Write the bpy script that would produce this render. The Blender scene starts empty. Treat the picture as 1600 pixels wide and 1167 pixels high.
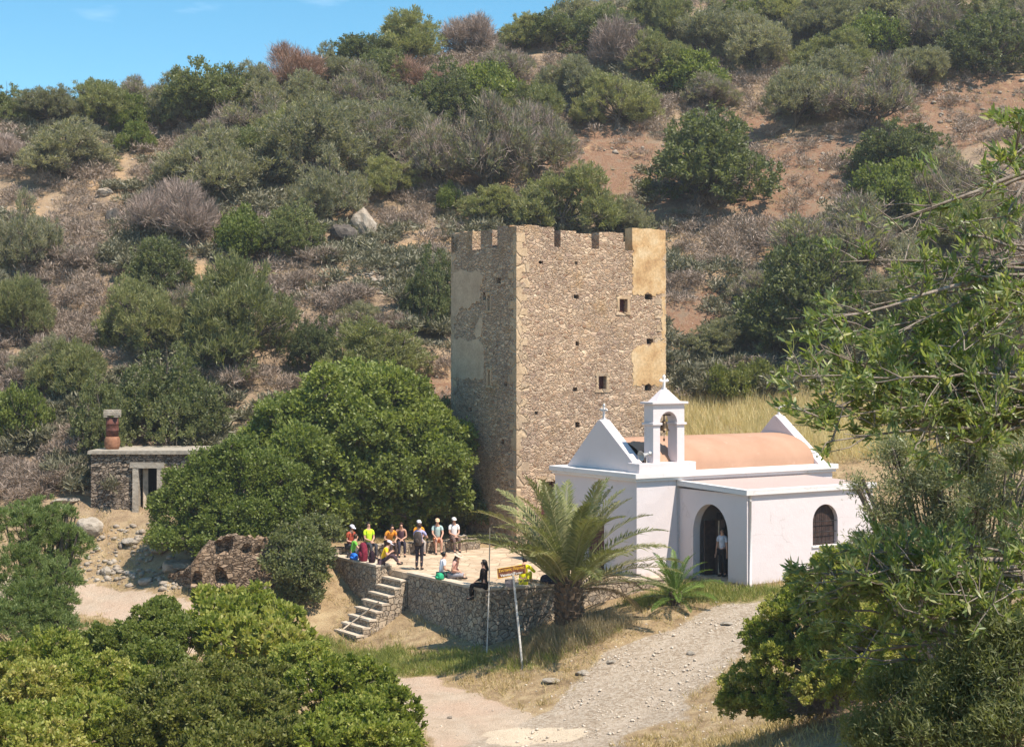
import bpy, bmesh, math, random
import numpy as np
from mathutils import Vector, Matrix, Quaternion

# ------------------------------------------------------------------ camera, world, sun, exposure
SC = bpy.context.scene
COL = SC.collection
FPX, HZ, CZ = 2400.0, 564.0, 8.9          # focal length (photo px), horizon row, eye height (m)
cam = bpy.data.cameras.new('camera')
cam.sensor_width = 36.0
cam.lens = 36.0 * FPX / 1600.0
cam.shift_y = -(583.5 - HZ) / 1600.0
cam.clip_start, cam.clip_end = 0.2, 2000.0
cam_o = bpy.data.objects.new('camera', cam)
cam_o.location = (0, 0, CZ)
cam_o.rotation_euler = (math.radians(90), 0, 0)
COL.objects.link(cam_o)
SC.camera = cam_o

SUN_ELEV = math.radians(61)
SUN_AZ = math.atan2(0.77, -0.63)            # clockwise from +Y
sdir = Vector((math.sin(SUN_AZ) * math.cos(SUN_ELEV), math.cos(SUN_AZ) * math.cos(SUN_ELEV), math.sin(SUN_ELEV)))
sun = bpy.data.lights.new('sun', 'SUN')
sun.energy, sun.angle, sun.color = 4.2, math.radians(0.53), (1.0, 0.91, 0.79)
sun_o = bpy.data.objects.new('sun', sun)
sun_o.rotation_euler = sdir.to_track_quat('Z', 'Y').to_euler()
sun_o.location = (40, -30, 80)
COL.objects.link(sun_o)

W = bpy.data.worlds.new('World')
SC.world = W
W.use_nodes = True
wn = W.node_tree
bg = wn.nodes['Background']
sky = wn.nodes.new('ShaderNodeTexSky')
sky.sky_type = 'NISHITA'
sky.sun_disc = False
sky.sun_elevation = SUN_ELEV
sky.sun_rotation = SUN_AZ
sky.altitude = 300
sky.air_density, sky.dust_density, sky.ozone_density = 1.0, 0.15, 2.2
hs = wn.nodes.new('ShaderNodeHueSaturation')
hs.inputs['Saturation'].default_value = 1.30
hs.inputs['Hue'].default_value = 0.482
hs.inputs['Value'].default_value = 0.64
wn.links.new(sky.outputs[0], hs.inputs['Color'])
# a thin cirrus veil low in the sky
tc = wn.nodes.new('ShaderNodeTexCoord')
mp = wn.nodes.new('ShaderNodeMapping'); mp.inputs['Scale'].default_value = (3, 3, 16); mp.inputs['Location'].default_value = (0.4, 0.1, 0.2)
nz = wn.nodes.new('ShaderNodeTexNoise'); nz.inputs['Scale'].default_value = 1.6; nz.inputs['Detail'].default_value = 6
rp = wn.nodes.new('ShaderNodeValToRGB'); rp.color_ramp.elements[0].position = 0.59; rp.color_ramp.elements[1].position = 0.95
mx = wn.nodes.new('ShaderNodeMix'); mx.data_type = 'RGBA'
wn.links.new(tc.outputs['Generated'], mp.inputs[0]); wn.links.new(mp.outputs[0], nz.inputs['Vector'])
wn.links.new(nz.outputs[0], rp.inputs[0]); wn.links.new(rp.outputs[0], mx.inputs[0])
wn.links.new(hs.outputs[0], mx.inputs[6]); mx.inputs[7].default_value = (6.0, 6.6, 7.2, 1)
wn.links.new(mx.outputs[2], bg.inputs[0])
bg.inputs[1].default_value = 0.15
SC.view_settings.view_transform = 'Standard'
SC.view_settings.look = 'None'
SC.view_settings.exposure = 0.92
SC.view_settings.gamma = 1.0
SC.cycles.max_bounces = 6
SC.cycles.diffuse_bounces = 3
SC.cycles.transmission_bounces = 3
SC.cycles.glossy_bounces = 2
SC.cycles.use_denoising = True

# ------------------------------------------------------------------ small helpers
def u_of(px): return (px - 800.0) / FPX
def at(px, py, d):                             # the point at depth d under a pixel of the survey photograph
    return Vector((u_of(px) * d, d, CZ + (HZ - py) / FPX * d))
def at_z(px, py, z):                           # ... where that ray meets the level z
    d = (CZ - z) * FPX / (py - HZ)
    return Vector((u_of(px) * d, d, z))
def on_plane(px, py, P, U):                    # ... where it meets the upright plane through P along U
    u = u_of(px)
    s = (u * P[1] - P[0]) / (U[0] - u * U[1])
    d = P[1] + s * U[1]
    return s, CZ + (HZ - py) / FPX * d

def tag(o, label=None, cat=None, group=None, kind=None):
    if label: o['label'] = label
    if cat: o['category'] = cat
    if group: o['group'] = group
    if kind: o['kind'] = kind
    return o
def empty(name, loc=(0, 0, 0), label=None, cat=None, group=None):
    o = bpy.data.objects.new(name, None)
    o.empty_display_size = 0.3
    o.location = loc
    COL.objects.link(o)
    return tag(o, label, cat, group)
def copy_tree(o, parent=None):
    c = o.copy(); COL.objects.link(c)
    if parent is not None: c.parent = parent
    for ch in list(o.children): copy_tree(ch, c)
    return c
def link_mesh(name, me, parent=None):
    o = bpy.data.objects.new(name, me)
    COL.objects.link(o)
    if parent is not None: o.parent = parent
    return o
def np_mesh(name, V, F, mats, smooth=False, attr=None, midx=None):
    """V (n,3), F (m,k) array of one face size, or a list of such arrays."""
    Fs = F if isinstance(F, list) else [F]
    Fs = [np.asarray(f, dtype=np.int32) for f in Fs if len(f)]
    me = bpy.data.meshes.new(name)
    V = np.asarray(V, dtype=np.float32)
    me.vertices.add(len(V)); me.vertices.foreach_set('co', V.ravel())
    loops = np.concatenate([f.ravel() for f in Fs])
    tot = np.concatenate([np.full(len(f), f.shape[1], dtype=np.int32) for f in Fs])
    start = np.concatenate([[0], np.cumsum(tot)[:-1]]).astype(np.int32)
    me.loops.add(len(loops)); me.loops.foreach_set('vertex_index', loops)
    me.polygons.add(len(tot)); me.polygons.foreach_set('loop_start', start); me.polygons.foreach_set('loop_total', tot)
    for m in (mats if isinstance(mats, (list, tuple)) else [mats]): me.materials.append(m)
    if midx is not None: me.polygons.foreach_set('material_index', np.asarray(midx, dtype=np.int32))
    me.update(calc_edges=True)
    if smooth: me.polygons.foreach_set('use_smooth', np.ones(len(tot), dtype=bool))
    for k, a in (attr or {}).items():
        at_ = me.attributes.new(k, 'FLOAT', 'POINT'); at_.data.foreach_set('value', np.asarray(a, dtype=np.float32))
    return me

class MB:
    """collects faces in world (or thing-local) coordinates and links them as one mesh"""
    def __init__(s): s.v, s.f, s.m, s.sm = [], [], [], []
    def add(s, V, F, mi=0, smooth=False):
        b = len(s.v)
        s.v += [tuple(v) for v in V]
        s.f += [tuple(b + i for i in f) for f in F]
        s.m += [mi] * len(F); s.sm += [smooth] * len(F)
        return s
    def obox(s, o, X, Y, Z, mi=0):           # box from corner o along three edge vectors
        o, X, Y, Z = map(Vector, (o, X, Y, Z))
        V = [o, o + X, o + X + Y, o + Y, o + Z, o + X + Z, o + X + Y + Z, o + Y + Z]
        F = [(0, 3, 2, 1), (4, 5, 6, 7), (0, 1, 5, 4), (1, 2, 6, 5), (2, 3, 7, 6), (3, 0, 4, 7)]
        if X.cross(Y).dot(Z) < 0: F = [f[::-1] for f in F]
        return s.add(V, F, mi)
    def box(s, lo, hi, mi=0):
        return s.obox(lo, (hi[0] - lo[0], 0, 0), (0, hi[1] - lo[1], 0), (0, 0, hi[2] - lo[2]), mi)
    def prism(s, poly, vec, mi=0):           # polygon (3d points) swept along vec
        P = [Vector(p) for p in poly]; vec = Vector(vec); n = len(P)
        nrm = Vector((0, 0, 0))
        for i in range(n): nrm += P[i].cross(P[(i + 1) % n])
        V = P + [p + vec for p in P]
        F = [tuple(range(n))[::-1], tuple(range(n, 2 * n))] + [(i, (i + 1) % n, n + (i + 1) % n, n + i) for i in range(n)]
        if nrm.dot(vec) < 0: F = [f[::-1] for f in F]
        return s.add(V, F, mi)
    def tube(s, pts, rad, n=8, mi=0, cap=True, smooth=True):
        V, F = tube_np(pts, rad, n)
        b = len(V); F = [tuple(f) for f in F]
        if cap:
            F.append(tuple(range(n))[::-1]); F.append(tuple(range(b - n, b)))
        return s.add(V, F, mi, smooth)
    def lathe(s, prof, c=(0, 0, 0), n=16, mi=0, axis=None, smooth=True):
        c = Vector(c); q = Vector((0, 0, 1)).rotation_difference(Vector(axis)) if axis is not None else Quaternion()
        V, F = [], []
        for r, z in prof:
            for i in range(n):
                a = 2 * math.pi * i / n
                V.append(c + q @ Vector((r * math.cos(a), r * math.sin(a), z)))
        for k in range(len(prof) - 1):
            for i in range(n):
                j = (i + 1) % n
                F.append((k * n + i, k * n + j, (k + 1) * n + j, (k + 1) * n + i))
        F.append(tuple(range(n))[::-1]); F.append(tuple(range(len(V) - n, len(V))))
        return s.add(V, F, mi, smooth)
    def ball(s, c, r, sx=1, sy=1, sz=1, n=12, mi=0, rot=None):
        prof = []
        V, F = [], []
        m = n // 2
        for k in range(m + 1):
            t = math.pi * (k + 0.02 if k == 0 else k - 0.02 if k == m else k) / m
            for i in range(n):
                a = 2 * math.pi * i / n
                p = Vector((r * sx * math.sin(t) * math.cos(a), r * sy * math.sin(t) * math.sin(a), -r * sz * math.cos(t)))
                V.append(Vector(c) + (rot @ p if rot is not None else p))
        for k in range(m):
            for i in range(n):
                j = (i + 1) % n
                F.append((k * n + i, k * n + j, (k + 1) * n + j, (k + 1) * n + i))
        F.append(tuple(range(n))[::-1]); F.append(tuple(range(m * n, m * n + n)))
        return s.add(V, F, mi, True)
    def build(s, name, mats, parent=None, bevel=0, local=False):
        off = Vector((0, 0, 0)) if (parent is None or local) else parent.location
        me = bpy.data.meshes.new(name)
        me.from_pydata([tuple(Vector(v) - off) for v in s.v], [], s.f)
        for m in (mats if isinstance(mats, (list, tuple)) else [mats]): me.materials.append(m)
        me.polygons.foreach_set('material_index', s.m); me.polygons.foreach_set('use_smooth', s.sm)
        me.update()
        o = link_mesh(name, me, parent)
        if bevel:
            b = o.modifiers.new('bevel', 'BEVEL'); b.width = bevel; b.segments = 2; b.limit_method = 'ANGLE'
        return o

def tube_np(pts, rad, n=6):
    P = np.asarray([tuple(p) for p in pts], dtype=float); m = len(P)
    R = np.full(m, rad, dtype=float) if np.isscalar(rad) else np.asarray(rad, dtype=float)
    T = np.gradient(P, axis=0); T /= np.linalg.norm(T, axis=1, keepdims=True) + 1e-9
    up = np.array([0.31, 0.17, 0.93]) if abs(T[0][2]) < 0.8 else np.array([1.0, 0.13, 0.05])
    A = np.cross(T, up); A /= np.linalg.norm(A, axis=1, keepdims=True) + 1e-9
    B = np.cross(T, A)
    an = np.arange(n) * 2 * math.pi / n
    V = (P[:, None] + R[:, None, None] * (A[:, None] * np.cos(an)[None, :, None] - B[:, None] * np.sin(an)[None, :, None])).reshape(-1, 3)
    k = np.arange(m - 1)[:, None] * n; i = np.arange(n)[None]; j = (i + 1) % n
    F = np.stack([k + i, k + j, k + n + j, k + n + i], -1).reshape(-1, 4)
    return V, F[:, ::-1]

def hashn(ix, iy, seed):
    h = (ix.astype(np.int64) * 374761393 + iy.astype(np.int64) * 668265263 + seed * 974711) & 0x7fffffff
    h = ((h ^ (h >> 13)) * 1274126177) & 0x7fffffff
    return ((h ^ (h >> 16)) & 0xffff) / 65535.0
def vnoise(x, y, scale, seed=0):
    x = np.asarray(x, float) / scale; y = np.asarray(y, float) / scale
    ix, iy = np.floor(x), np.floor(y); fx, fy = x - ix, y - iy
    fx = fx * fx * (3 - 2 * fx); fy = fy * fy * (3 - 2 * fy)
    a, b = hashn(ix, iy, seed), hashn(ix + 1, iy, seed); c, d = hashn(ix, iy + 1, seed), hashn(ix + 1, iy + 1, seed)
    return (a * (1 - fx) + b * fx) * (1 - fy) + (c * (1 - fx) + d * fx) * fy
def fbm(x, y, scale, seed=0, oct=4):
    s, a, t = 0, 1.0, 0
    for k in range(oct):
        s = s + a * vnoise(x, y, scale / 2 ** k, seed + k * 17); t += a; a *= 0.5
    return s / t

# ------------------------------------------------------------------ site survey: directions and corners (metres)
R = Vector((0.839, 0.545, 0)).normalized()         # along the chapel's long side
L = Vector((-R.y, R.x, 0))                         # along its facade
Zv = Vector((0, 0, 1))
C0 = Vector((5.13, 63.2, 0))                       # chapel's near corner
A0 = Vector((9.31, 60.85, 0))                      # annex's near corner
T0 = Vector((0.22, 74.0, 0))                       # tower's near corner
P0 = Vector((-1.2, 59.8, 0))                       # terrace corner
LW = Vector((-0.566, 0.824, 0)).normalized()
NW = Vector((-LW.y, LW.x, 0))                      # outward from the terrace's stair side
Q1 = Vector((7.55, 63.45, 0))                      # terrace's other end, at the annex
RW = (Q1 - P0).normalized()
def ter(a, b, z=0.0): return P0 + LW * a + NW * b + Zv * z

# ------------------------------------------------------------------ terrain
CP = []
def cp(*a):
    for p in a: CP.append(p)
for x in (-30, -10, 0, 10, 30):
    cp((x, -8, 8.2 + abs(x) * 0.02), (x, 4, 6.2), (x, 15, 3.6))
cp((-10, 28, 0.3), (-20, 30, 0.5), (-32, 32, 0.8), (0, 28, 0.0), (8, 28, 1.4), (16, 28, 2.6), (28, 28, 3.5))
cp((-12, 40, -2.1), (-22, 42, -1.6), (-34, 44, -0.8), (0, 40, -2.4), (5, 38, -0.9), (10, 38, 1.0), (18, 40, 1.8), (30, 42, 2.5))
cp((-2, 47, -2.9), (2, 47, -2.85), (-6, 47, -2.95), (-12, 50, -3.0), (-22, 52, -2.4), (-34, 55, -1.5))
cp((6, 46, -2.3), (10, 46, -1.2), (16, 48, 0.3))
cp((4.2, 52.5, -2.2), (6.8, 55, -1.3), (9.0, 57.5, -0.65), (11, 54, -0.8), (14, 57, 0.0), (12.5, 60.5, 0.1), (20, 60, 1.2), (28, 56, 2.2))
cp((0, 55.5, -2.55), (-3, 55.5, -2.8), (-4.7, 57, -2.85), (-8, 58.5, -2.85), (-3.0, 59.5, -2.55), (-6.1, 63, -2.6), (-1.8, 58.6, -2.45))
cp((0.4, 56.7, -2.3), (2.1, 57.4, -1.25), (1.0, 60.0, -1.75), (3.0, 61.2, -0.95), (5.2, 61.6, -0.55), (7.2, 61.5, -0.15), (6.5, 58.5, -0.7), (9.0, 60.2, -0.1))
cp((-14, 64, -2.0), (-19, 68, -1.55), (-27, 70, -1.3), (-40, 72, -0.8), (-13, 58, -2.6), (-22, 61, -2.0))
cp((-9.6, 65.8, -1.7), (-12.5, 66.2, -1.0), (-7.9, 66.2, -1.9), (-11, 68.5, 0.3), (-8, 69, 0.0), (-8, 73, 0.3), (-5, 74, 0.3))
cp((-15.5, 67.5, -0.9), (-18, 70.2, -0.6), (-17, 72.2, 1.2), (-20, 73.5, 1.55), (-17.6, 74.2, 1.7), (-14, 74, 1.6), (-26, 74, 1.6), (-32, 75, 1.8), (-24, 71.5, -0.2))
cp((-3, 66, -0.4), (0, 68, -0.4), (4, 66, -0.4), (10, 66, -0.4), (0, 74, -0.2), (-3.5, 77, 0.2), (5, 78, 0.3), (14, 70, 0.2), (18, 67, 0.6), (3, 72, -0.3))
cp((14, 77, 3.6), (18, 75, 3.4), (25, 72, 3.4), (10, 80, 3.8), (7, 84, 4.4), (12, 84.5, 5.2), (18, 82, 5.2), (0, 83.5, 3.2), (-7, 82, 3.2), (26, 80, 5.5))
cp((-18, 79.5, 4.5), (-25, 79, 4.0), (-13, 79, 3.2), (-32, 80, 4.2), (-18, 76.8, 3.3))
def hill_line(x): return np.interp(x, [-60, -40, -20, 0, 15, 40, 70], [73.5, 73.0, 74.0, 76.6, 77.2, 74.5, 72])
def crest_y(x): return np.interp(x, [-70, -45, -34, -24, -13, -7, 2, 8, 14, 20, 70], [120, 121, 122, 127, 133, 138, 146, 152, 166, 185, 210])
for x in (-62, -45, -34, -22, -11, 0, 9, 18, 30, 46, 66):
    cy = float(crest_y(x)); y0 = float(hill_line(x))
    for y in (91, 100, 110, 120, 132, 145, 160, 175, 190, 205):
        if y < cy - 4: cp((x, y, 0.575 * (y - y0)))
    zc = 0.575 * (cy - y0)
    cp((x, cy, zc), (x, cy + 10, zc + 1.2), (x, cy + 30, zc + 0.5), (x, cy + 60, zc - 4))
CPA = np.array(CP, float)
def _phi(r2): return 0.5 * r2 * np.log(r2 + 1e-9)
def _tps(P, z, lam):
    n = len(P)
    r2 = ((P[:, None] - P[None]) ** 2).sum(-1)
    K = _phi(r2) + lam * np.eye(n)
    Q = np.c_[np.ones(n), P]
    A = np.block([[K, Q], [Q.T, np.zeros((3, 3))]])
    return np.linalg.solve(A, np.r_[z, np.zeros(3)])
_S = 0.1
TW = _tps(CPA[:, :2] * _S, CPA[:, 2], 0.004)
def inside(x, y, poly):
    x = np.asarray(x); y = np.asarray(y); r = np.zeros(x.shape, bool); n = len(poly)
    for i in range(n):
        x1, y1 = poly[i][0], poly[i][1]; x2, y2 = poly[(i + 1) % n][0], poly[(i + 1) % n][1]
        c = ((y1 > y) != (y2 > y)) & (x < (x2 - x1) * (y - y1) / (y2 - y1 + 1e-12) + x1)
        r ^= c
    return r
TERR_POLY = [P0, ter(5.6, 0), ter(7.2, 0), ter(7.2, .6), ter(11.1, .6), Vector((-8.2, 70.2, 0)), Vector((-4, 73.6, 0)), Vector((-0.1, 73.5, 0)), Vector((4.2, 70.6, 0)), C0 + R * 11 + L * 6, C0 + R * 11, A0 + R * 7 + L * 4, A0 + R * 7, A0, Q1]
def H0(x, y):
    x = np.asarray(x, float); y = np.asarray(y, float); sh = x.shape
    P = np.stack([x.ravel(), y.ravel()], -1) * _S
    out = np.empty(len(P))
    for i in range(0, len(P), 8000):
        p = P[i:i + 8000]
        r2 = ((p[:, None] - CPA[None, :, :2] * _S) ** 2).sum(-1)
        out[i:i + 8000] = _phi(r2) @ TW[:-3] + TW[-3] + p @ TW[-2:]
    return out.reshape(sh)
def H(x, y):
    x = np.asarray(x, float); y = np.asarray(y, float)
    z = H0(x, y)
    hill = np.clip((y - 80) / 12, 0, 1)
    z = z + hill * ((fbm(x, y, 9, 3) - .5) * 1.9 + (fbm(x, y, 2.2, 8, 3) - .5) * 0.5)
    # old terraces stepping up the slope
    zz = z / 2.6; fr = zz - np.floor(zz)
    z = z + hill * 0.35 * (np.clip((fr - .35) / .3, 0, 1) - fr) * np.clip((fbm(x, y, 14, 31) - .4) * 5, 0, 1) * 2.2
    near = (1 - hill)
    z = z + near * ((fbm(x, y, 3, 5) - .5) * 0.22 + (fbm(x, y, .8, 6, 2) - .5) * 0.05)
    ins = inside(x, y, TERR_POLY)
    z = np.where(ins, np.minimum(z, -0.3), z)
    return z
def h(x, y): return float(H(np.array([x]), np.array([y]))[0])
def ground_at(px, py, dmin=20.0, dmax=230.0):      # where the ray under a pixel meets the terrain
    d = np.arange(dmin, dmax, 0.5)
    x = u_of(px) * d; z = CZ + (HZ - py) / FPX * d
    g = H(x, d)
    hit = np.nonzero(g >= z)[0]
    if len(hit): k = hit[0]
    else:
        k = int(np.argmax((g - CZ) / d))
    return Vector((float(x[k]), float(d[k]), float(g[k])))
# ------------------------------------------------------------------ materials
def nd(nt, typ, inputs=None, **props):
    n = nt.nodes.new(typ)
    for k, v in props.items(): setattr(n, k, v)
    for k, v in (inputs or {}).items():
        s = n.inputs[k]
        if isinstance(v, bpy.types.NodeSocket): nt.links.new(v, s)
        elif isinstance(v, (tuple, list)) and len(v) == 3 and s.type == 'RGBA': s.default_value = (*v, 1)
        else: s.default_value = v
    return n
def new_mat(name):
    m = bpy.data.materials.new(name); m.use_nodes = True
    nt = m.node_tree; nt.nodes.clear()
    out = nt.nodes.new('ShaderNodeOutputMaterial')
    return m, nt, out
def mixc(nt, fac, a, b, mode='MIX'):
    return nd(nt, 'ShaderNodeMix', {0: fac, 6: a, 7: b}, data_type='RGBA', blend_type=mode).outputs[2]
def math_(nt, op, a, b=0.0, clamp=False):
    return nd(nt, 'ShaderNodeMath', {0: a, 1: b}, operation=op, use_clamp=clamp).outputs[0]
def ramp(nt, fac, stops, interp='LINEAR'):
    n = nd(nt, 'ShaderNodeValToRGB', {0: fac}); cr = n.color_ramp; cr.interpolation = interp
    while len(cr.elements) < len(stops): cr.elements.new(0.5)
    for e, (p, c) in zip(cr.elements, stops):
        e.position = p; e.color = (c, c, c, 1) if np.isscalar(c) else (*c, 1)
    return n.outputs[0]
def smooth(nt, v, lo, hi):
    return nd(nt, 'ShaderNodeMapRange', {0: v, 1: lo, 2: hi, 3: 0.0, 4: 1.0}, interpolation_type='SMOOTHSTEP').outputs[0]
def noise(nt, co, scale, detail=4, rough=0.55, dist=0.0):
    return nd(nt, 'ShaderNodeTexNoise', {'Vector': co, 'Scale': scale, 'Detail': detail, 'Roughness': rough, 'Distortion': dist}).outputs[0]
def objco(nt, scale=None):
    c = nd(nt, 'ShaderNodeTexCoord').outputs['Object']
    if scale is not None: c = nd(nt, 'ShaderNodeMapping', {0: c, 'Scale': scale}).outputs[0]
    return c
def bsdf(nt, out, col, rough=0.9, bump=None, bstr=0.5, bdist=0.02, spec=0.25, **kw):
    p = nd(nt, 'ShaderNodeBsdfPrincipled', {'Base Color': col, 'Roughness': rough, 'Specular IOR Level': spec, **kw})
    if bump is not None:
        b = nd(nt, 'ShaderNodeBump', {'Height': bump, 'Strength': bstr, 'Distance': bdist})
        nt.links.new(b.outputs[0], p.inputs['Normal'])
    nt.links.new(p.outputs[0], out.inputs[0])
    return p
def M_plain(name, col, rough=0.7, var=0.15, scale=6.0, spec=0.3, metallic=0.0, bump=0.2):
    m, nt, out = new_mat(name)
    n = noise(nt, objco(nt), scale, 5)
    c = mixc(nt, smooth(nt, n, .3, .7), tuple(x * (1 - var) for x in col), tuple(min(1, x * (1 + var)) for x in col))
    bsdf(nt, out, c, rough, n, bump, 0.01, spec, Metallic=metallic)
    return m

def M_rubble(name, scale, zs, cols, mortar, mortar_w, bdist=0.05, warm=None, joint_dark=False, rnd=1.0):
    """rubble masonry: voronoi stones of many tints, joints of mortar or shadow-deep gaps"""
    m, nt, out = new_mat(name)
    co = objco(nt, (1, 1, zs))
    wob = nd(nt, 'ShaderNodeTexNoise', {'Vector': co, 'Scale': scale * .9, 'Detail': 3}).outputs['Color']
    co2 = nd(nt, 'ShaderNodeVectorMath', {0: nd(nt, 'ShaderNodeVectorMath', {0: wob, 1: (.5, .5, .5)}, operation='SUBTRACT').outputs[0], 'Scale': 0.42 / scale * 1.2}, operation='SCALE').outputs[0]
    cw = nd(nt, 'ShaderNodeVectorMath', {0: co, 1: co2}, operation='ADD').outputs[0]
    def cells(sc):
        a = nd(nt, 'ShaderNodeTexVoronoi', {'Vector': cw, 'Scale': sc, 'Randomness': rnd}).outputs['Color']
        e = nd(nt, 'ShaderNodeTexVoronoi', {'Vector': cw, 'Scale': sc, 'Randomness': rnd}, feature='DISTANCE_TO_EDGE').outputs[0]
        return a, e
    va, ea = cells(scale); vb, eb = cells(scale * 1.75)
    pick = smooth(nt, noise(nt, co, scale * .55, 3, .6), .50, .52)          # patches of small packing stones among the large
    vcol = mixc(nt, pick, va, vb)
    edist = nd(nt, 'ShaderNodeMix', {0: pick, 2: ea, 3: eb}, data_type='FLOAT').outputs[0]
    rnd_ = nd(nt, 'ShaderNodeSeparateColor', {0: vcol})
    stone = ramp(nt, rnd_.outputs[0], [(i / max(1, len(cols) - 1), c) for i, c in enumerate(cols)])
    fine = noise(nt, objco(nt), 14, 6, .65)
    stone = mixc(nt, 1.0, stone, ramp(nt, fine, [(.25, .62), (.75, 1.3)]), 'MULTIPLY')
    edge = smooth(nt, edist, mortar_w * .35, mortar_w)
    edge_n = math_(nt, 'ADD', edge, math_(nt, 'MULTIPLY', math_(nt, 'SUBTRACT', fine, .5), .5), True)
    c = mixc(nt, edge_n, mortar, stone)
    big = noise(nt, objco(nt), .32, 4, .6)
    c = mixc(nt, 1.0, c, ramp(nt, big, [(.3, (.80, .78, .78)), (.7, (1.16, 1.12, 1.04))]), 'MULTIPLY')
    if warm: c = mixc(nt, math_(nt, 'MULTIPLY', smooth(nt, noise(nt, objco(nt), .55, 5, .7), .52, .72), .55), c, warm)
    hgt = math_(nt, 'ADD', math_(nt, 'MULTIPLY', smooth(nt, edist, 0, mortar_w * 1.6), 1.0 if True else 0), math_(nt, 'MULTIPLY', fine, .45))
    hgt = math_(nt, 'ADD', hgt, math_(nt, 'MULTIPLY', rnd_.outputs[1], .5))
    bsdf(nt, out, c, .95, hgt, 1.0, bdist, .15)
    return m

M = {}
M['tower'] = M_rubble('tower_rubble', 3.3, 1.9, [(.25, .145, .095), (.48, .33, .225), (.62, .45, .32), (.40, .29, .225), (.68, .52, .375), (.30, .20, .155), (.55, .38, .25)], (.72, .56, .41), .10, .10, warm=(.47, .30, .14))
M['quoin'] = M_rubble('dressed_sandstone', 1.1, .9, [(.44, .32, .21), (.54, .405, .27), (.38, .29, .21), (.50, .39, .28)], (.50, .38, .26), .05, .05)
M['wall'] = M_rubble('terrace_masonry', 3.7, 1.15, [(.27, .22, .175), (.45, .365, .275), (.34, .29, .245), (.52, .43, .325), (.40, .325, .25)], (.20, .16, .125), .055, .06)
M['hut'] = M_rubble('dry_stone', 3.2, 2.3, [(.20, .16, .12), (.31, .25, .20), (.38, .31, .25), (.25, .21, .17)], (.08, .062, .048), .09, .08)
M['ruin'] = M_rubble('ruin_stone', 3.0, 2.0, [(.22, .16, .11), (.32, .235, .165), (.39, .29, .21), (.26, .20, .15)], (.12, .085, .06), .10, .08, warm=(.34, .22, .13))

m, nt, out = new_mat('ochre_plaster'); M['plaster'] = m
co = objco(nt); n1 = noise(nt, co, 1.1, 6, .62); n2 = noise(nt, co, 9, 5, .6)
c = ramp(nt, n1, [(.28, (.36, .205, .095)), (.48, (.53, .35, .18)), (.7, (.62, .47, .29))])
c = mixc(nt, 1.0, c, ramp(nt, n2, [(.3, .78), (.7, 1.15)]), 'MULTIPLY')
bsdf(nt, out, c, .95, n2, .5, .03, .1)

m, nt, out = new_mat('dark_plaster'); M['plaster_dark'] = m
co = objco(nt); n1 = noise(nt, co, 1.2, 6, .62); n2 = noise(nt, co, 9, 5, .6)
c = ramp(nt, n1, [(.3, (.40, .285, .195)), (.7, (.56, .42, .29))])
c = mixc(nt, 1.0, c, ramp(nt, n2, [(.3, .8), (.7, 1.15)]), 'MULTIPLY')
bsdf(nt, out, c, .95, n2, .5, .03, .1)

def M_white(name, col, stain=.25):
    m, nt, out = new_mat(name)
    co = objco(nt); n1 = noise(nt, co, .8, 6, .65); n2 = noise(nt, objco(nt, (3, 3, .35)), 1.6, 6, .7); n3 = noise(nt, co, 22, 4, .6)
    c = mixc(nt, math_(nt, 'MULTIPLY', smooth(nt, n1, .45, .75), .35), col, tuple(x * y for x, y in zip(col, (.93, .88, .86))))
    c = mixc(nt, math_(nt, 'MULTIPLY', smooth(nt, n2, .6, .8), stain), c, (.48, .42, .38))
    zc_ = nd(nt, 'ShaderNodeSeparateXYZ', {0: co}).outputs[2]
    low = math_(nt, 'SUBTRACT', math_(nt, 'MULTIPLY', noise(nt, co, 2.2, 6, .7), 1.3), math_(nt, 'MULTIPLY', zc_, 1.5))
    c = mixc(nt, math_(nt, 'MULTIPLY', smooth(nt, low, .2, .9), .55), c, (.40, .32, .25))       # splashed earth at the foot
    crk = nd(nt, 'ShaderNodeTexVoronoi', {'Vector': nd(nt, 'ShaderNodeVectorMath', {0: co, 1: nd(nt, 'ShaderNodeTexNoise', {'Vector': co, 'Scale': 1.1, 'Detail': 6}).outputs['Color']}, operation='ADD').outputs[0], 'Scale': .45}, feature='DISTANCE_TO_EDGE').outputs[0]
    c = mixc(nt, math_(nt, 'MULTIPLY', math_(nt, 'SUBTRACT', 1.0, smooth(nt, crk, .002, .009)), math_(nt, 'MULTIPLY', smooth(nt, n1, .4, .7), .5)), c, (.36, .31, .28))
    n4 = math_(nt, 'ADD', n3, math_(nt, 'MULTIPLY', noise(nt, co, 1.7, 4), 3.0))
    bsdf(nt, out, c, .85, n4, .3, .02, .2)
    return m
M['white'] = M_white('limewash', (.665, .592, .588))
M['white_trim'] = M_white('weathered_limewash', (.70, .66, .64), .55)
M['slabroof'] = M_white('roof_wash', (.44, .345, .31), .4)

m, nt, out = new_mat('terracotta_paint'); M['roof'] = m
co = objco(nt); n1 = noise(nt, co, .7, 6, .6); n2 = noise(nt, co, 16, 4, .6)
c = ramp(nt, n1, [(.3, (.375, .215, .14)), (.7, (.44, .265, .18))])
c = mixc(nt, math_(nt, 'MULTIPLY', smooth(nt, noise(nt, co, 2.4, 6, .7), .58, .75), .35), c, (.58, .44, .35))
bsdf(nt, out, c, .9, n2, .25, .012, .15)

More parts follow.
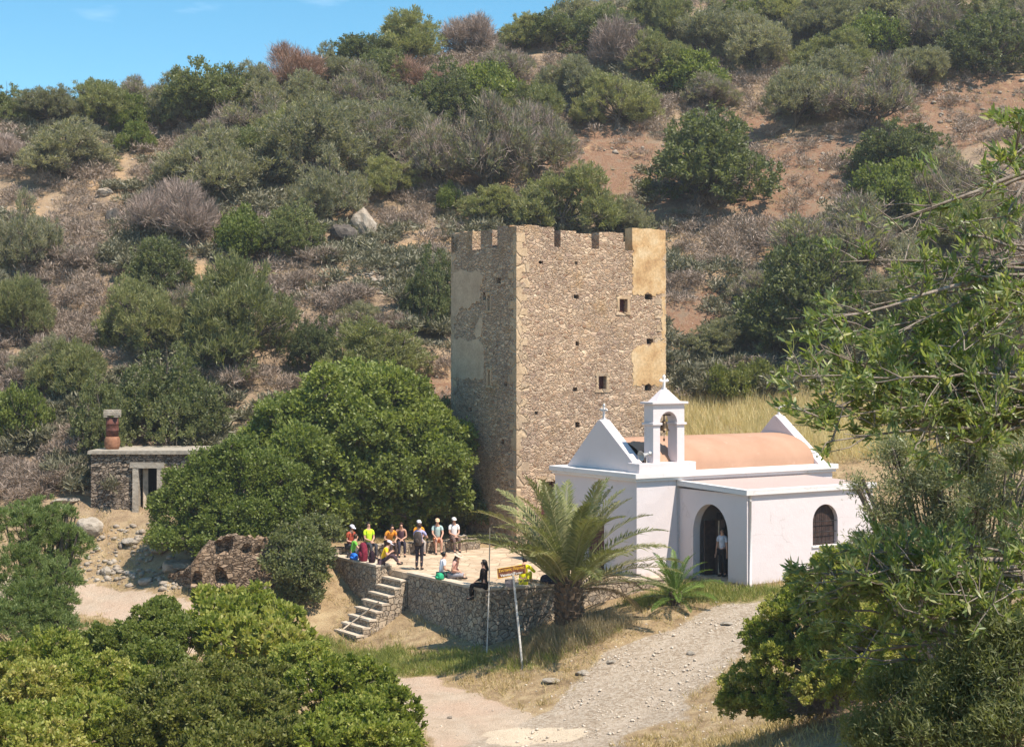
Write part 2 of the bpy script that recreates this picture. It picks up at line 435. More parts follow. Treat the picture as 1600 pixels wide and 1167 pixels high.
m, nt, out = new_mat('terrace_paving'); M['floor'] = m
co = objco(nt)
v2 = nd(nt, 'ShaderNodeTexVoronoi', {'Vector': co, 'Scale': 1.5}, feature='DISTANCE_TO_EDGE').outputs[0]
v1 = nd(nt, 'ShaderNodeTexVoronoi', {'Vector': co, 'Scale': 1.5})
n1 = noise(nt, co, 1.3, 6, .65); n2 = noise(nt, co, 12, 5, .6)
c = ramp(nt, n1, [(.3, (.38, .27, .18)), (.55, (.52, .40, .28)), (.75, (.58, .47, .35))])
c = mixc(nt, 1.0, c, ramp(nt, nd(nt, 'ShaderNodeSeparateColor', {0: v1.outputs['Color']}).outputs[0], [(0, .85), (1, 1.12)]), 'MULTIPLY')
c = mixc(nt, smooth(nt, v2, .0, .035), (.25, .18, .12), c)
c = mixc(nt, math_(nt, 'MULTIPLY', smooth(nt, n2, .5, .8), .4), c, (.36, .27, .18))
bsdf(nt, out, c, .95, math_(nt, 'ADD', smooth(nt, v2, 0, .05), n2), .5, .02, .15)

m, nt, out = new_mat('step_stone'); M['step'] = m
co = objco(nt); n1 = noise(nt, co, 2.2, 6, .65); n2 = noise(nt, co, 16, 5, .6)
c = ramp(nt, n1, [(.3, (.44, .35, .26)), (.7, (.62, .52, .41))])
bsdf(nt, out, c, .95, n2, .6, .03, .15)

def M_rock(name, cols, lichen=(.42, .37, .30)):
    m, nt, out = new_mat(name)
    co = objco(nt); n1 = noise(nt, co, 1.6, 7, .65, .4); n2 = noise(nt, co, 9, 6, .7)
    c = ramp(nt, n1, [(.3, cols[0]), (.5, cols[1]), (.72, cols[2])])
    c = mixc(nt, math_(nt, 'MULTIPLY', smooth(nt, n2, .55, .75), .5), c, lichen)
    bsdf(nt, out, c, .95, math_(nt, 'ADD', n1, n2), .9, .07, .15)
    return m
M['rock'] = M_rock('limestone', [(.20, .16, .12), (.34, .28, .22), (.48, .42, .35)])
M['rock_dark'] = M_rock('dark_rock', [(.06, .05, .045), (.12, .10, .085), (.20, .17, .14)], (.26, .22, .18))
M['rock_pale'] = M_rock('pale_rock', [(.27, .225, .175), (.40, .345, .28), (.51, .45, .375)], (.36, .31, .25))

M['pebble'] = M_rock('pale_gravel', [(.46, .38, .29), (.60, .51, .41), (.70, .62, .52)], (.56, .47, .37))
def M_bark(name, a, b, s=8):
    m, nt, out = new_mat(name)
    n1 = noise(nt, objco(nt, (1, 1, .25)), s, 6, .7); n2 = noise(nt, objco(nt), 3, 3)
    c = mixc(nt, smooth(nt, n1, .3, .7), a, b)
    bsdf(nt, out, c, .95, n1, .8, .03, .15)
    return m
M['bark'] = M_bark('grey_bark', (.075, .058, .045), (.19, .155, .125))
M['bark_pale'] = M_bark('pale_bark', (.16, .125, .10), (.33, .275, .225), 14)
M['bark_palm'] = M_bark('palm_bark', (.06, .042, .03), (.20, .14, .09), 9)

def M_leaf(name, cols, back=None, trans=.40, rough=.5, spec=.35, rndobj=.35):
    """cols: dark .. light tints picked per leaf by the attribute v and per plant by Object Info"""
    m, nt, out = new_mat(name)
    v = nd(nt, 'ShaderNodeAttribute', attribute_name='v').outputs['Fac']
    oi = nd(nt, 'ShaderNodeObjectInfo').outputs['Random']
    f = math_(nt, 'ADD', math_(nt, 'MULTIPLY', v, 1 - rndobj), math_(nt, 'MULTIPLY', oi, rndobj))
    c = ramp(nt, f, [(i / (len(cols) - 1), cc) for i, cc in enumerate(cols)])
    if back is not None:
        g = nd(nt, 'ShaderNodeNewGeometry').outputs['Backfacing']
        c = mixc(nt, math_(nt, 'MULTIPLY', g, .75), c, back)
    p = nd(nt, 'ShaderNodeBsdfPrincipled', {'Base Color': c, 'Roughness': rough, 'Specular IOR Level': spec})
    t = nd(nt, 'ShaderNodeBsdfTranslucent', {'Color': mixc(nt, 1.0, c, (1.25, 1.35, .65), 'MULTIPLY')})
    s = nd(nt, 'ShaderNodeMixShader', {0: trans, 1: p.outputs[0], 2: t.outputs[0]})
    nt.links.new(s.outputs[0], out.inputs[0])
    return m
M['olive'] = M_leaf('olive_leaves', [(0.140, 0.132, 0.073), (0.246, 0.228, 0.129), (0.353, 0.316, 0.191), (0.459, 0.401, 0.257)], (.20, .20, .15))
M['olive_green'] = M_leaf('green_olive_leaves', [(0.109, 0.112, 0.049), (0.194, 0.199, 0.084), (0.288, 0.281, 0.123), (0.387, 0.350, 0.172)])
M['olive_near'] = M_leaf('sage_olive_leaves', [(0.115, 0.127, 0.066), (0.190, 0.201, 0.105), (0.265, 0.270, 0.154), (0.356, 0.345, 0.231)])
M['tamarisk'] = M_leaf('feathery_leaves', [(.085, .115, .035), (.15, .19, .06), (.22, .265, .095), (.30, .33, .15)])
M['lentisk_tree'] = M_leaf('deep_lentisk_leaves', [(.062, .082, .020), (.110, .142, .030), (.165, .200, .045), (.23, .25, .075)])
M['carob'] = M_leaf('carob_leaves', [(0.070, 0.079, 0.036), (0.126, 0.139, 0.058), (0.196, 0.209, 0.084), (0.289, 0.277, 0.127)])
M['mastic'] = M_leaf('mastic_leaves', [(0.074, 0.090, 0.022), (0.138, 0.167, 0.037), (0.210, 0.236, 0.055), (0.300, 0.299, 0.088)])
M['lentisk'] = M_leaf('lentisk_leaves', [(0.076, 0.086, 0.022), (0.128, 0.143, 0.032), (0.194, 0.201, 0.050), (0.265, 0.248, 0.085), (0.245, 0.180, 0.089)])
M['fig'] = M_leaf('fig_leaves', [(0.086, 0.106, 0.027), (0.164, 0.197, 0.044), (0.262, 0.293, 0.070), (0.390, 0.403, 0.132)], spec=.45)
M['fore'] = M_leaf('bright_shrub_leaves', [(0.075, 0.091, 0.020), (0.148, 0.180, 0.032), (0.244, 0.277, 0.048), (0.361, 0.361, 0.085), (0.464, 0.412, 0.133), (0.347, 0.244, 0.121)], rndobj=.15)
M['oleander'] = M_leaf('lance_leaves', [(0.072, 0.095, 0.032), (0.145, 0.185, 0.048), (0.229, 0.275, 0.075), (0.362, 0.359, 0.145), (0.604, 0.528, 0.339)], (.13, .18, .075), rough=.4, spec=.5)
M['bare'] = M_leaf('bare_twigs', [(0.184, 0.132, 0.109), (0.276, 0.207, 0.172), (0.380, 0.287, 0.241), (0.460, 0.345, 0.276)], trans=.05)
M['bare_pink'] = M_leaf('dead_rusty_twigs', [(.22, .12, .08), (.32, .185, .13), (.40, .25, .18)], trans=.1)
M['scrub'] = M_leaf('grey_scrub', [(0.162, 0.118, 0.090), (0.254, 0.190, 0.149), (0.346, 0.264, 0.208), (0.432, 0.334, 0.257)], trans=.08)
M['scrub_green'] = M_leaf('sage_scrub', [(.115, .108, .066), (.19, .175, .11), (.27, .24, .165)], trans=.15)
M['palm'] = M_leaf('palm_leaflets', [(0.084, 0.097, 0.029), (0.138, 0.153, 0.051), (0.207, 0.214, 0.083), (0.296, 0.280, 0.129), (0.375, 0.306, 0.166)], trans=.2, rough=.45)
M['palm_green'] = M_leaf('green_palm_leaflets', [(.075, .12, .022), (.13, .20, .035), (.20, .27, .06)], trans=.25)
M['palm_dead'] = M_leaf('dry_palm_leaflets', [(.24, .165, .09), (.35, .25, .15), (.46, .35, .22)], trans=.15)
M['drygrass'] = M_leaf('dry_grass', [(0.275, 0.193, 0.083), (0.407, 0.303, 0.138), (0.528, 0.413, 0.209), (0.616, 0.506, 0.286)], trans=.25)
M['wheat'] = M_leaf('ripe_oats', [(0.486, 0.385, 0.196), (0.675, 0.553, 0.308), (0.837, 0.716, 0.434)], trans=.3)
M['greengrass'] = M_leaf('green_grass', [(.12, .15, .03), (.20, .23, .05), (.31, .30, .085), (.42, .36, .13)], trans=.3)
M['greygrass'] = M_leaf('grey_dry_grass', [(0.195, 0.150, 0.085), (0.312, 0.247, 0.143), (0.442, 0.351, 0.215)], trans=.2)

# --- the ground: masks (what the ground is made of) are vertex attributes
m, nt, out = new_mat('ground'); M['ground'] = m
co = objco(nt)
def att(n): return nd(nt, 'ShaderNodeAttribute', attribute_name=n).outputs['Fac']
n_s = noise(nt, co, .35, 5, .6); n_m = noise(nt, co, 1.6, 6, .65); n_f = noise(nt, co, 7, 6, .7); n_g = noise(nt, co, 24, 5, .7)
c = ramp(nt, n_m, [(.3, (.22, .150, .085)), (.5, (.36, .255, .145)), (.7, (.48, .365, .215))])
hillc = ramp(nt, n_m, [(.28, (.19, .135, .095)), (.5, (.29, .21, .142)), (.72, (.40, .295, .19))])
hillc = mixc(nt, smooth(nt, noise(nt, co, .22, 5, .65), .5, .66), hillc, ramp(nt, n_f, [(.3, (.34, .21, .12)), (.7, (.50, .35, .20))]))
def patchy(a, w=.45, s=None):
    return smooth(nt, math_(nt, 'ADD', a, math_(nt, 'MULTIPLY', math_(nt, 'SUBTRACT', s or n_f, .5), w * 2)), .35, .65)
c = mixc(nt, att('hill'), c, hillc)
c = mixc(nt, smooth(nt, math_(nt, 'ADD', math_(nt, 'MULTIPLY', att('red'), .8), math_(nt, 'MULTIPLY', math_(nt, 'SUBTRACT', n_m, .5), 2.2)), .3, .75), c, ramp(nt, n_f, [(.28, (.165, .088, .055)), (.5, (.235, .135, .085)), (.72, (.31, .205, .13))]))
sand = ramp(nt, n_m, [(.3, (.42, .315, .225)), (.7, (.55, .43, .32))])
sand = mixc(nt, math_(nt, 'MULTIPLY', smooth(nt, n_s, .42, .62), .6), sand, (.52, .36, .26))
c = mixc(nt, patchy(att('road'), .35), c, sand)
grav = ramp(nt, nd(nt, 'ShaderNodeSeparateColor', {0: nd(nt, 'ShaderNodeTexVoronoi', {'Vector': co, 'Scale': 11}).outputs['Color']}).outputs[0], [(0, (.29, .22, .155)), (.5, (.39, .31, .23)), (1, (.48, .40, .315))])
c = mixc(nt, patchy(att('gravel'), .4), c, grav)
c = mixc(nt, math_(nt, 'MULTIPLY', math_(nt, 'MULTIPLY', att('rut'), smooth(nt, n_m, .25, .6)), .5), c, (.50, .41, .32))
c = mixc(nt, patchy(att('pale'), .14, n_m), c, ramp(nt, n_m, [(.3, (.58, .46, .33)), (.7, (.66, .54, .40))]))
c = mixc(nt, math_(nt, 'MULTIPLY', patchy(att('green'), .5), .55), c, ramp(nt, n_f, [(.3, (.20, .19, .055)), (.7, (.34, .28, .10))]))
c = mixc(nt, 1.0, c, ramp(nt, n_g, [(.28, .70), (.72, 1.22)]), 'MULTIPLY')
rough_h = math_(nt, 'ADD', math_(nt, 'MULTIPLY', n_f, 1.0), math_(nt, 'MULTIPLY', n_g, .6))
bsdf(nt, out, c, .97, rough_h, .9, .09, .1)

M['rust'] = M_plain('rusty_clay', (.115, .042, .030), .8, .35, 7)
M['clay'] = M_plain('orange_clay', (.27, .125, .070), .85, .25, 6)
M['concrete'] = M_plain('grey_concrete', (.34, .295, .24), .95, .25, 5, .2)
M['wood_pale'] = M_plain('bleached_timber', (.52, .43, .33), .9, .25, 5, .2)
M['wood_dark'] = M_plain('dark_wood', (.055, .032, .026), .7, .3, 5)
M['wood_red'] = M_plain('dark_red_door', (.085, .028, .025), .6, .25, 5)
M['black'] = M_plain('dark_iron', (.02, .018, .018), .5, .3, 9)
M['dark'] = M_plain('unlit_room', (.05, .042, .038), .95, .2, 3)  # darkness of unlit openings put into the colour
M['bronze'] = M_plain('old_bronze', (.10, .065, .035), .45, .3, 8, .5, .7)
M['horn'] = M_plain('grey_enamel', (.42, .41, .40), .45, .12, 6, .5)
M['pole'] = M_plain('worn_white_metal', (.62, .58, .52), .55, .2, 9, .4)
M['polegrey'] = M_plain('galvanised_metal', (.48, .47, .46), .5, .15, 9, .5, .4)
M['sign'] = M_plain('brown_sign', (.17, .06, .028), .5, .2, 5, .4)
M['signgrey'] = M_plain('grey_plate', (.20, .18, .19), .6, .3, 8, .4, .3)
M['yellow'] = M_plain('yellow_letters', (.85, .50, .06), .5, .05, 9)
M['whitel'] = M_plain('white_letters', (.85, .82, .78), .5, .05, 9)
M['skin'] = M_plain('skin', (.52, .29, .20), .55, .08, 12, .35)
M['hair_brown'] = M_plain('brown_hair', (.06, .03, .018), .5, .3, 20)
M['hair_dark'] = M_plain('dark_hair', (.018, .014, .012), .5, .3, 20)
M['eye'] = M_plain('eye', (.03, .02, .015), .3, .05, 9)
def cloth(name, col, var=.18):
    if name not in M: M[name] = M_plain(name, col, .9, var, 5, .1, 0, .5)
    return M[name]
# ------------------------------------------------------------------ ground, hill, road, track: one welded sheet cut into its parts
rng = np.random.default_rng(7)
random.seed(7)
def axis(lo, hi, f0, f1, fine, coarse):
    a = list(np.arange(f0, f1, fine))
    s, x = fine, f0
    while x > lo: s = min(coarse, s * 1.18); x -= s; a.insert(0, x)
    s, x = fine, a[-1]
    while x < hi: s = min(coarse, s * 1.18); x += s; a.append(x)
    return np.array(a)
gx = axis(-78, 78, -24, 19, 0.34, 0.9); gy = axis(-9, 222, 44, 84, 0.34, 0.85)
GX, GY = np.meshgrid(gx, gy)
GZ = H(GX, GY)
def seg_dist(x, y, line):
    best = np.full(x.shape, 1e9)
    for (x1, y1, w1), (x2, y2, w2) in zip(line, line[1:]):
        dx, dy = x2 - x1, y2 - y1
        t = np.clip(((x - x1) * dx + (y - y1) * dy) / (dx * dx + dy * dy), 0, 1)
        d = np.hypot(x - x1 - t * dx, y - y1 - t * dy) / (w1 + (w2 - w1) * t)
        best = np.minimum(best, d)
    return best
ROAD = [(-45, 73, 1.5), (-30, 70.6, 1.5), (-19, 67.6, 1.55), (-14, 64.0, 1.6), (-8.5, 58.9, 1.6), (-4.6, 55.6, 1.7), (-1.2, 51.3, 2.0), (0.6, 46.5, 2.6), (1.2, 40, 2.6), (1.6, 30, 2.6)]
TRACK = [(1.4, 47.5, 2.6), (4.3, 52.5, 2.75), (6.7, 55.5, 2.1), (9.2, 57.8, 1.5), (12.5, 59.3, 1.2), (20, 60.5, 1.2)]
edge_n = (fbm(GX, GY, 1.9, 44, 5) - .5) * 1.0
r_d = seg_dist(GX, GY, ROAD) + edge_n; t_d = seg_dist(GX, GY, TRACK) + edge_n
ss = lambda v, a, b: (lambda t: t * t * (3 - 2 * t))(np.clip((v - a) / (b - a), 0, 1))
r_c, t_c = seg_dist(GX, GY, ROAD) + (fbm(GX, GY, 3, 12) - .5) * .25, seg_dist(GX, GY, TRACK) + (fbm(GX, GY, 3, 13) - .5) * .25
a_rut = np.maximum(np.exp(-((r_c - .42) / .13) ** 2), np.exp(-((t_c - .42) / .14) ** 2))
GZ = GZ - .035 * a_rut
blob = lambda cx, cy, rx, ry: 1 - ss(np.hypot((GX - cx) / rx, (GY - cy) / ry), .55, 1.05)
a_road = 1 - ss(r_d, .75, 1.12); a_grav = 1 - ss(t_d, .7, 1.15)
a_road = a_road * (1 - .8 * a_grav)
a_hill = ss(GY + np.clip(-GX - 9, 0, 6), 76, 83)
a_green = np.clip(blob(-2.9, 58.3, 2.6, 1.9) + blob(-6.0, 60.2, 2.6, 1.6) + blob(6.6, 60.6, 2.6, 1.4) + blob(9.2, 59.7, 2.2, 1.0) + .6 * blob(1.5, 57.5, 2.8, 2.2) + .8 * blob(-8.6, 62.2, 2.4, 2.2) + .7 * blob(-6.5, 58.4, 2.6, 1.4), 0, 1)
pp = at_z(830, 1152, -2.95)
pang = np.hypot((GX - pp.x) / 2.0, (GY - pp.y) / 1.15) + (fbm(GX, GY, 1.1, 90) - .5) * .7
a_pale = 1 - ss(pang, .8, .98)  # paler tan patch with a ragged oval outline
a_red = np.zeros_like(GX)
for px, py, rr in ((930, 215, 6), (1000, 265, 6.5), (915, 300, 5), (1200, 300, 7), (1260, 240, 6), (1150, 200, 6), (1220, 345, 4), (1500, 175, 9), (1570, 150, 7), (1450, 215, 6), (1075, 505, 3), (660, 600, 3), (1380, 170, 5), (900, 235, 5), (1130, 470, 2.5), (1060, 330, 5)):
    g = ground_at(px, py, 78); a_red = np.maximum(a_red, .85 * blob(g.x, g.y, rr, rr * .8))
ny, nx = GX.shape
idx = np.arange(nx * ny).reshape(ny, nx)
quads = np.stack([idx[:-1, :-1], idx[:-1, 1:], idx[1:, 1:], idx[1:, :-1]], -1).reshape(-1, 4)
VG = np.stack([GX, GY, GZ], -1).reshape(-1, 3)
fc = lambda a: (a.ravel()[quads]).mean(1)
cls = np.zeros(len(quads), int)
cls[fc(a_hill) > .5] = 1
cls[fc(a_road) > .5] = 2
cls[fc(a_grav) > .5] = 3
cls[(fc(a_pale) > .5) & (fc(a_hill) < .2)] = 4
for k, nm in enumerate(('ground', 'hillside', 'dirt_road', 'gravel_track', 'pale_patch')):
    q = quads[cls == k]
    us, inv = np.unique(q, return_inverse=True)
    me = np_mesh(nm, VG[us], inv.reshape(-1, 4), M['ground'], True,
                 {n: a.ravel()[us] for n, a in (('hill', a_hill), ('road', a_road), ('gravel', a_grav), ('green', a_green), ('pale', a_pale), ('red', a_red), ('rut', a_rut))})
    tag(link_mesh(nm, me), kind='structure')

# ------------------------------------------------------------------ masonry helpers
def wall_grid(mb, P, U, n, length, z0, z1, holes=(), step=.3, jit=.02, mi=0, hole_mi=0, back_mi=1, seed=1):
    """an upright wall face from P along U; holes (u0,u1,za,zb,depth) are real recesses"""
    P, U, n = Vector(P), Vector(U).normalized(), Vector(n).normalized()
    def breaks(a, b, ed):
        k = max(2, int((b - a) / step)); base = list(np.linspace(a, b, k + 1))
        base = [x for x in base if x in (a, b) or all(abs(x - e) > step * .35 for e in ed)] + [e for e in ed if a < e < b]
        return sorted(set(round(x, 4) for x in base))
    eu = sorted({round(v, 4) for q in holes for v in q[:2]}); ez = sorted({round(v, 4) for q in holes for v in q[2:4]})
    us, zs = breaks(0, length, eu), breaks(z0, z1, ez)
    r = random.Random(seed)
    fixed_u, fixed_z = set(eu) | {us[0], us[-1]}, set(ez) | {zs[0], zs[-1]}
    V, ix = [], {}
    for i, u in enumerate(us):
        for j, z in enumerate(zs):
            d = 0 if (u in fixed_u or z in fixed_z) else r.uniform(-jit, jit)
            ix[i, j] = len(V); V.append(P + U * u + n * d + Zv * z)
    flip = U.cross(Zv).dot(n) < 0
    F = []
    for i in range(len(us) - 1):
        for j in range(len(zs) - 1):
            cu, cz = (us[i] + us[i + 1]) / 2, (zs[j] + zs[j + 1]) / 2
            if any(q[0] < cu < q[1] and q[2] < cz < q[3] for q in holes): continue
            f = (ix[i, j], ix[i + 1, j], ix[i + 1, j + 1], ix[i, j + 1]); F.append(f[::-1] if flip else f)
    mb.add(V, F, mi)
    for (a, b, c, d, dep) in holes:
        q = lambda u, z, k: P + U * u + Zv * z - n * k
        V = [q(a, c, 0), q(b, c, 0), q(b, d, 0), q(a, d, 0), q(a, c, dep), q(b, c, dep), q(b, d, dep), q(a, d, dep)]
        F = [(0, 1, 5, 4), (1, 2, 6, 5), (2, 3, 7, 6), (3, 0, 4, 7)]
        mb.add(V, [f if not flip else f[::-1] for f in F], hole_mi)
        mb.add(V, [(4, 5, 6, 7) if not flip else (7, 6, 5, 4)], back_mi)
def rough_box(mb, o, X, Y, Z, jit, mi=0, r=random):
    o, X, Y, Z = map(Vector, (o, X, Y, Z))
    j = lambda: Vector((r.uniform(-jit, jit), r.uniform(-jit, jit), r.uniform(-jit, jit)))
    V = [p + j() for p in (o, o + X, o + X + Y, o + Y, o + Z, o + X + Z, o + X + Y + Z, o + Y + Z)]
    F = [(0, 3, 2, 1), (4, 5, 6, 7), (0, 1, 5, 4), (1, 2, 6, 5), (2, 3, 7, 6), (3, 0, 4, 7)]
    if X.cross(Y).dot(Z) < 0: F = [f[::-1] for f in F]
    mb.add(V, F, mi)

# ------------------------------------------------------------------ the tower
WR, WL = 9.15, 6.15
ZP = 14.48                                            # embrasure sills
tower = empty('stone_tower', T0, 'tall square rubble stone tower with broken battlements behind the white chapel', 'tower')
nR, nL = -L, -R                                       # outward normals of the two seen faces
fr = lambda px, py: on_plane(px, py, T0, R)
fl = lambda px, py: on_plane(px, py, T0, L)
def hole(f, px, py, w, hh, dep=.35):
    u, z = f(px, py); return (u - w / 2, u + w / 2, z - hh / 2, z + hh / 2, dep)
holesR = [hole(fr, *p) for p in ((900.5, 463.5, .30, .19), (902, 537, .22, .21), (898.7, 608, .26, .21), (902.4, 663.5, .28, .26), (1013.6, 464, .5, .26), (1015.5, 533.5, .42, .28), (1012.5, 605, .45, .34), (900.5, 411, .16, .15), (845, 410, .26, .14), (838, 645, .18, .15))]
u1, za = fr(967.6, 487.6); u2, zb = fr(980, 467.8); winA = (u1, u2, za, zb, .42)
u1, za = fr(935, 608); u2, zb = fr(947.5, 588); winB = (u1, u2, za, zb, .42)
du1, _ = fr(845, 750); du2, _ = fr(868, 750); door = (du1, du2, 0.2, 3.0, .5)
holesL = [hole(fl, *p) for p in ((779, 438.6, .42, .28), (756.5, 463, .25, .4), (719.6, 542, .2, .2), (735.4, 543, .2, .24), (749, 541, .2, .2), (735, 640, .25, .2), (790, 600, .3, .2), (785, 690, .3, .22))]
slA = hole(fl, 764, 473, .22, .75); slB = hole(fl, 764.5, 590, .22, .75)
mb = MB()
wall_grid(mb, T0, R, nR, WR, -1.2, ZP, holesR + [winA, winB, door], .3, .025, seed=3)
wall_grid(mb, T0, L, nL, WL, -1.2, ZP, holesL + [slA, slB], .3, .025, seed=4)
wall_grid(mb, T0 + R * WR, L, R, WL, -1.2, ZP, (), .6, .02, seed=5)
wall_grid(mb, T0 + L * WL, R, L, WR, -1.2, ZP, (), .6, .02, seed=6)
TH = .62
# wall-walk behind the parapet and the flat deck
for (o, X, Y) in ((T0 + Zv * ZP, R * WR, L * TH), (T0 + L * (WL - TH) + Zv * ZP, R * WR, L * TH), (T0 + L * TH + Zv * ZP, L * (WL - 2 * TH), R * TH), (T0 + R * (WR - TH) + L * TH + Zv * ZP, R * TH, L * (WL - 2 * TH))):
    mb.add([o, o + X, o + X + Y, o + Y], [(0, 1, 2, 3)] if X.cross(Y).z > 0 else [(0, 3, 2, 1)])
i0 = T0 + R * TH + L * TH; X, Y = R * (WR - 2 * TH), L * (WL - 2 * TH)
mb.add([i0 + Zv * 13.4, i0 + X + Zv * 13.4, i0 + X + Y + Zv * 13.4, i0 + Y + Zv * 13.4, i0 + Zv * ZP, i0 + X + Zv * ZP, i0 + X + Y + Zv * ZP, i0 + Y + Zv * ZP],
       [(0, 1, 2, 3), (0, 4, 5, 1), (1, 5, 6, 2), (2, 6, 7, 3), (3, 7, 4, 0)])
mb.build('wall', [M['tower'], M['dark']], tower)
# merlons
def merlon(P, U, I, ua, ub, top, mat, seed):
    r = random.Random(seed); m_ = MB(); k = max(2, int((ub - ua) / .4))
    for i in range(k):                                # a ragged top course
        a, b = ua + (ub - ua) * i / k, ua + (ub - ua) * (i + 1) / k
        t = top + r.uniform(-.07, .05)
        o = P + U * a + Zv * ZP
        X, Y, Z = U * (b - a), I * (TH - .002), Zv * (t - ZP)
        m_.obox(o, X, Y, Z)
    m_.build('merlon', mat, tower)
zR = lambda px, py: fr(px, py)[1]
uR = lambda px: fr(px, 400)[0]
uL = lambda px: fl(px, 400)[0]
mats = M['tower']
merlon(T0, R, L, 0, uR(866), zR(835, 353), mats, 1)
merlon(T0, R, L, uR(876), uR(924), zR(900, 362.5), mats, 2)
merlon(T0, R, L, uR(936), uR(974), zR(955, 362.5), mats, 3)
merlon(T0, R, L, uR(988), WR, zR(1015, 356.5), M['plaster'], 4)
zl = lambda px, py: fl(px, py)[1]
merlon(T0 + L * TH, L, R, 0.002, uL(777) - TH, zl(795, 352), mats, 5)
merlon(T0, L, R, uL(769), uL(751), zl(760, 361), mats, 6)
merlon(T0, L, R, uL(738), WL, zl(715, 363), mats, 7)
for k, (a, b) in enumerate(((.7, 2.0), (3.1, 4.3), (5.5, 6.6), (7.6, 8.5))): merlon(T0 + L * (WL - TH), R, L, a, b, 15.3, mats, 20 + k)
for k, (a, b) in enumerate(((1.3, 2.4), (3.4, 4.5))): merlon(T0 + R * (WR - TH), L, R, a, b, 15.3, mats, 30 + k)
merlon(T0 + R * (WR - TH) + L * (WL - 1.3), L, R, 0, 1.3, 15.35, mats, 33)
merlon(T0 + R * (WR - TH) + L * TH, L, R, 0.002, .5, 15.4, M['plaster'], 34)
merlon(T0 + L * (WL - 1.3), L, R, .68, 1.29, 15.3, mats, 35)
# dressed corner stones
def quoins(P, U1, U2, n1, n2, zt, seed, pr=.018):
    r = random.Random(seed); m_ = MB(); z = -.9; k = 0
    while z < zt - .2:
        hh = min(r.uniform(.26, .44), zt - z)
        a, b = (r.uniform(.45, .75), r.uniform(.22, .34)) if k % 2 else (r.uniform(.22, .34), r.uniform(.45, .75))
        e = r.uniform(.6, 1.2) * pr
        rough_box(m_, P + n1 * e + n2 * e + Zv * (z - .006), U1 * (a + e), U2 * (b + e), Zv * (hh + .012), .008, r=r)
        z += hh; k += 1
    m_.build('corner_stones', M['quoin'], tower)
quoins(T0, R, L, nR, nL, 15.2, 11)
quoins(T0 + R * WR, -R, L, nR, R, 14.4, 12)
quoins(T0 + L * WL, R, -L, nL, L, 14.4, 13)
# plaster left on the walls
def patch(f, P, U, n, pts, mat, seed, th=.025):
    r = random.Random(seed); poly = []
    q = [f(*p) for p in pts]
    for (a, b), (c, d) in zip(q, q[1:] + q[:1]):
        ln = math.hypot(c - a, d - b); k = max(1, int(ln / .10))
        for i in range(k):
            t = i / k; jj = .0 if i == 0 else .085
            poly.append(P + U * (a + (c - a) * t + r.uniform(-jj, jj)) + Zv * (b + (d - b) * t + r.uniform(-jj, jj)) - n * .03)
    m_ = MB(); m_.prism(poly, n * (.03 + th)); m_.build('plaster_patch', mat, tower)
ue = 1039.0
patch(fr, T0, R, nR, [(989, 384.5), (ue, 384.5), (ue, 461), (1031, 459), (1022, 463), (1012, 457), (1004, 463), (996, 459), (989, 461)], M['plaster'], 1)
patch(fr, T0, R, nR, [(988, 548), (996, 541), (1006, 538), (1012, 541), (1024, 535), (ue, 531), (ue, 598), (1029, 604), (1012, 600), (988, 603)], M['plaster'], 2)
patch(fr, T0, R, nR, [(1033, 463), (ue, 463), (ue, 530), (1034, 528)], M['plaster'], 6)
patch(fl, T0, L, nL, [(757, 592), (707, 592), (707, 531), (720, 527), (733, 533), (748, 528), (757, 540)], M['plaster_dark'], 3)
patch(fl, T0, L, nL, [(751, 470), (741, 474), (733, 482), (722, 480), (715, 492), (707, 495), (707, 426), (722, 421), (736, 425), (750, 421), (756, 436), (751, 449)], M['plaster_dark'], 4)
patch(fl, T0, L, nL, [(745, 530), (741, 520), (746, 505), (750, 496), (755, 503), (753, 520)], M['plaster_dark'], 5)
# windows with dressed stone frames and dark wooden shutters; slits get a panel in unlit dark
def framed(P, U, n, w, mat_in, fw=.17, name='window', deep=.25, sill=True):
    a, b, c, d, _ = w
    w_ = MB(); e = .035
    for (x0, x1, y0, y1) in ((a - fw, a, c - .02, d + .02), (b, b + fw, c - .02, d + .02), (a - fw - .06, b + fw + .06, d + .02, d + .02 + fw * 1.05), (a - fw - .06, b + fw + .06, c - .02 - fw * .9, c - .02)):
        rough_box(w_, P + U * x0 + Zv * y0 - n * .16, U * (x1 - x0), n * (.16 + e), Zv * (y1 - y0), .01)
    fo = w_.build('window_frame' if name == 'window' else name + '_frame', M['quoin'], tower)
    s_ = MB()
    k = 3 if b - a > .3 else 1
    for i in range(k):
        x0, x1 = a + (b - a) * i / k + .008, a + (b - a) * (i + 1) / k - .008
        s_.obox(P + U * x0 + Zv * (c + .01) - n * (deep + .05), U * (x1 - x0), n * .05, Zv * (d - c - .02))
    so = s_.build('shutter_or_dark_panel' if name == 'window' else name, mat_in, fo)
    so.location = (0, 0, 0)
    return fo
def sub_build(mb_, name, mat, parent, top):           # a sub-part: mesh in the thing's frame under a part
    off = top.location
    mb_.v = [tuple(Vector(v) - off) for v in mb_.v]
    return mb_.build(name, mat, parent, local=True)
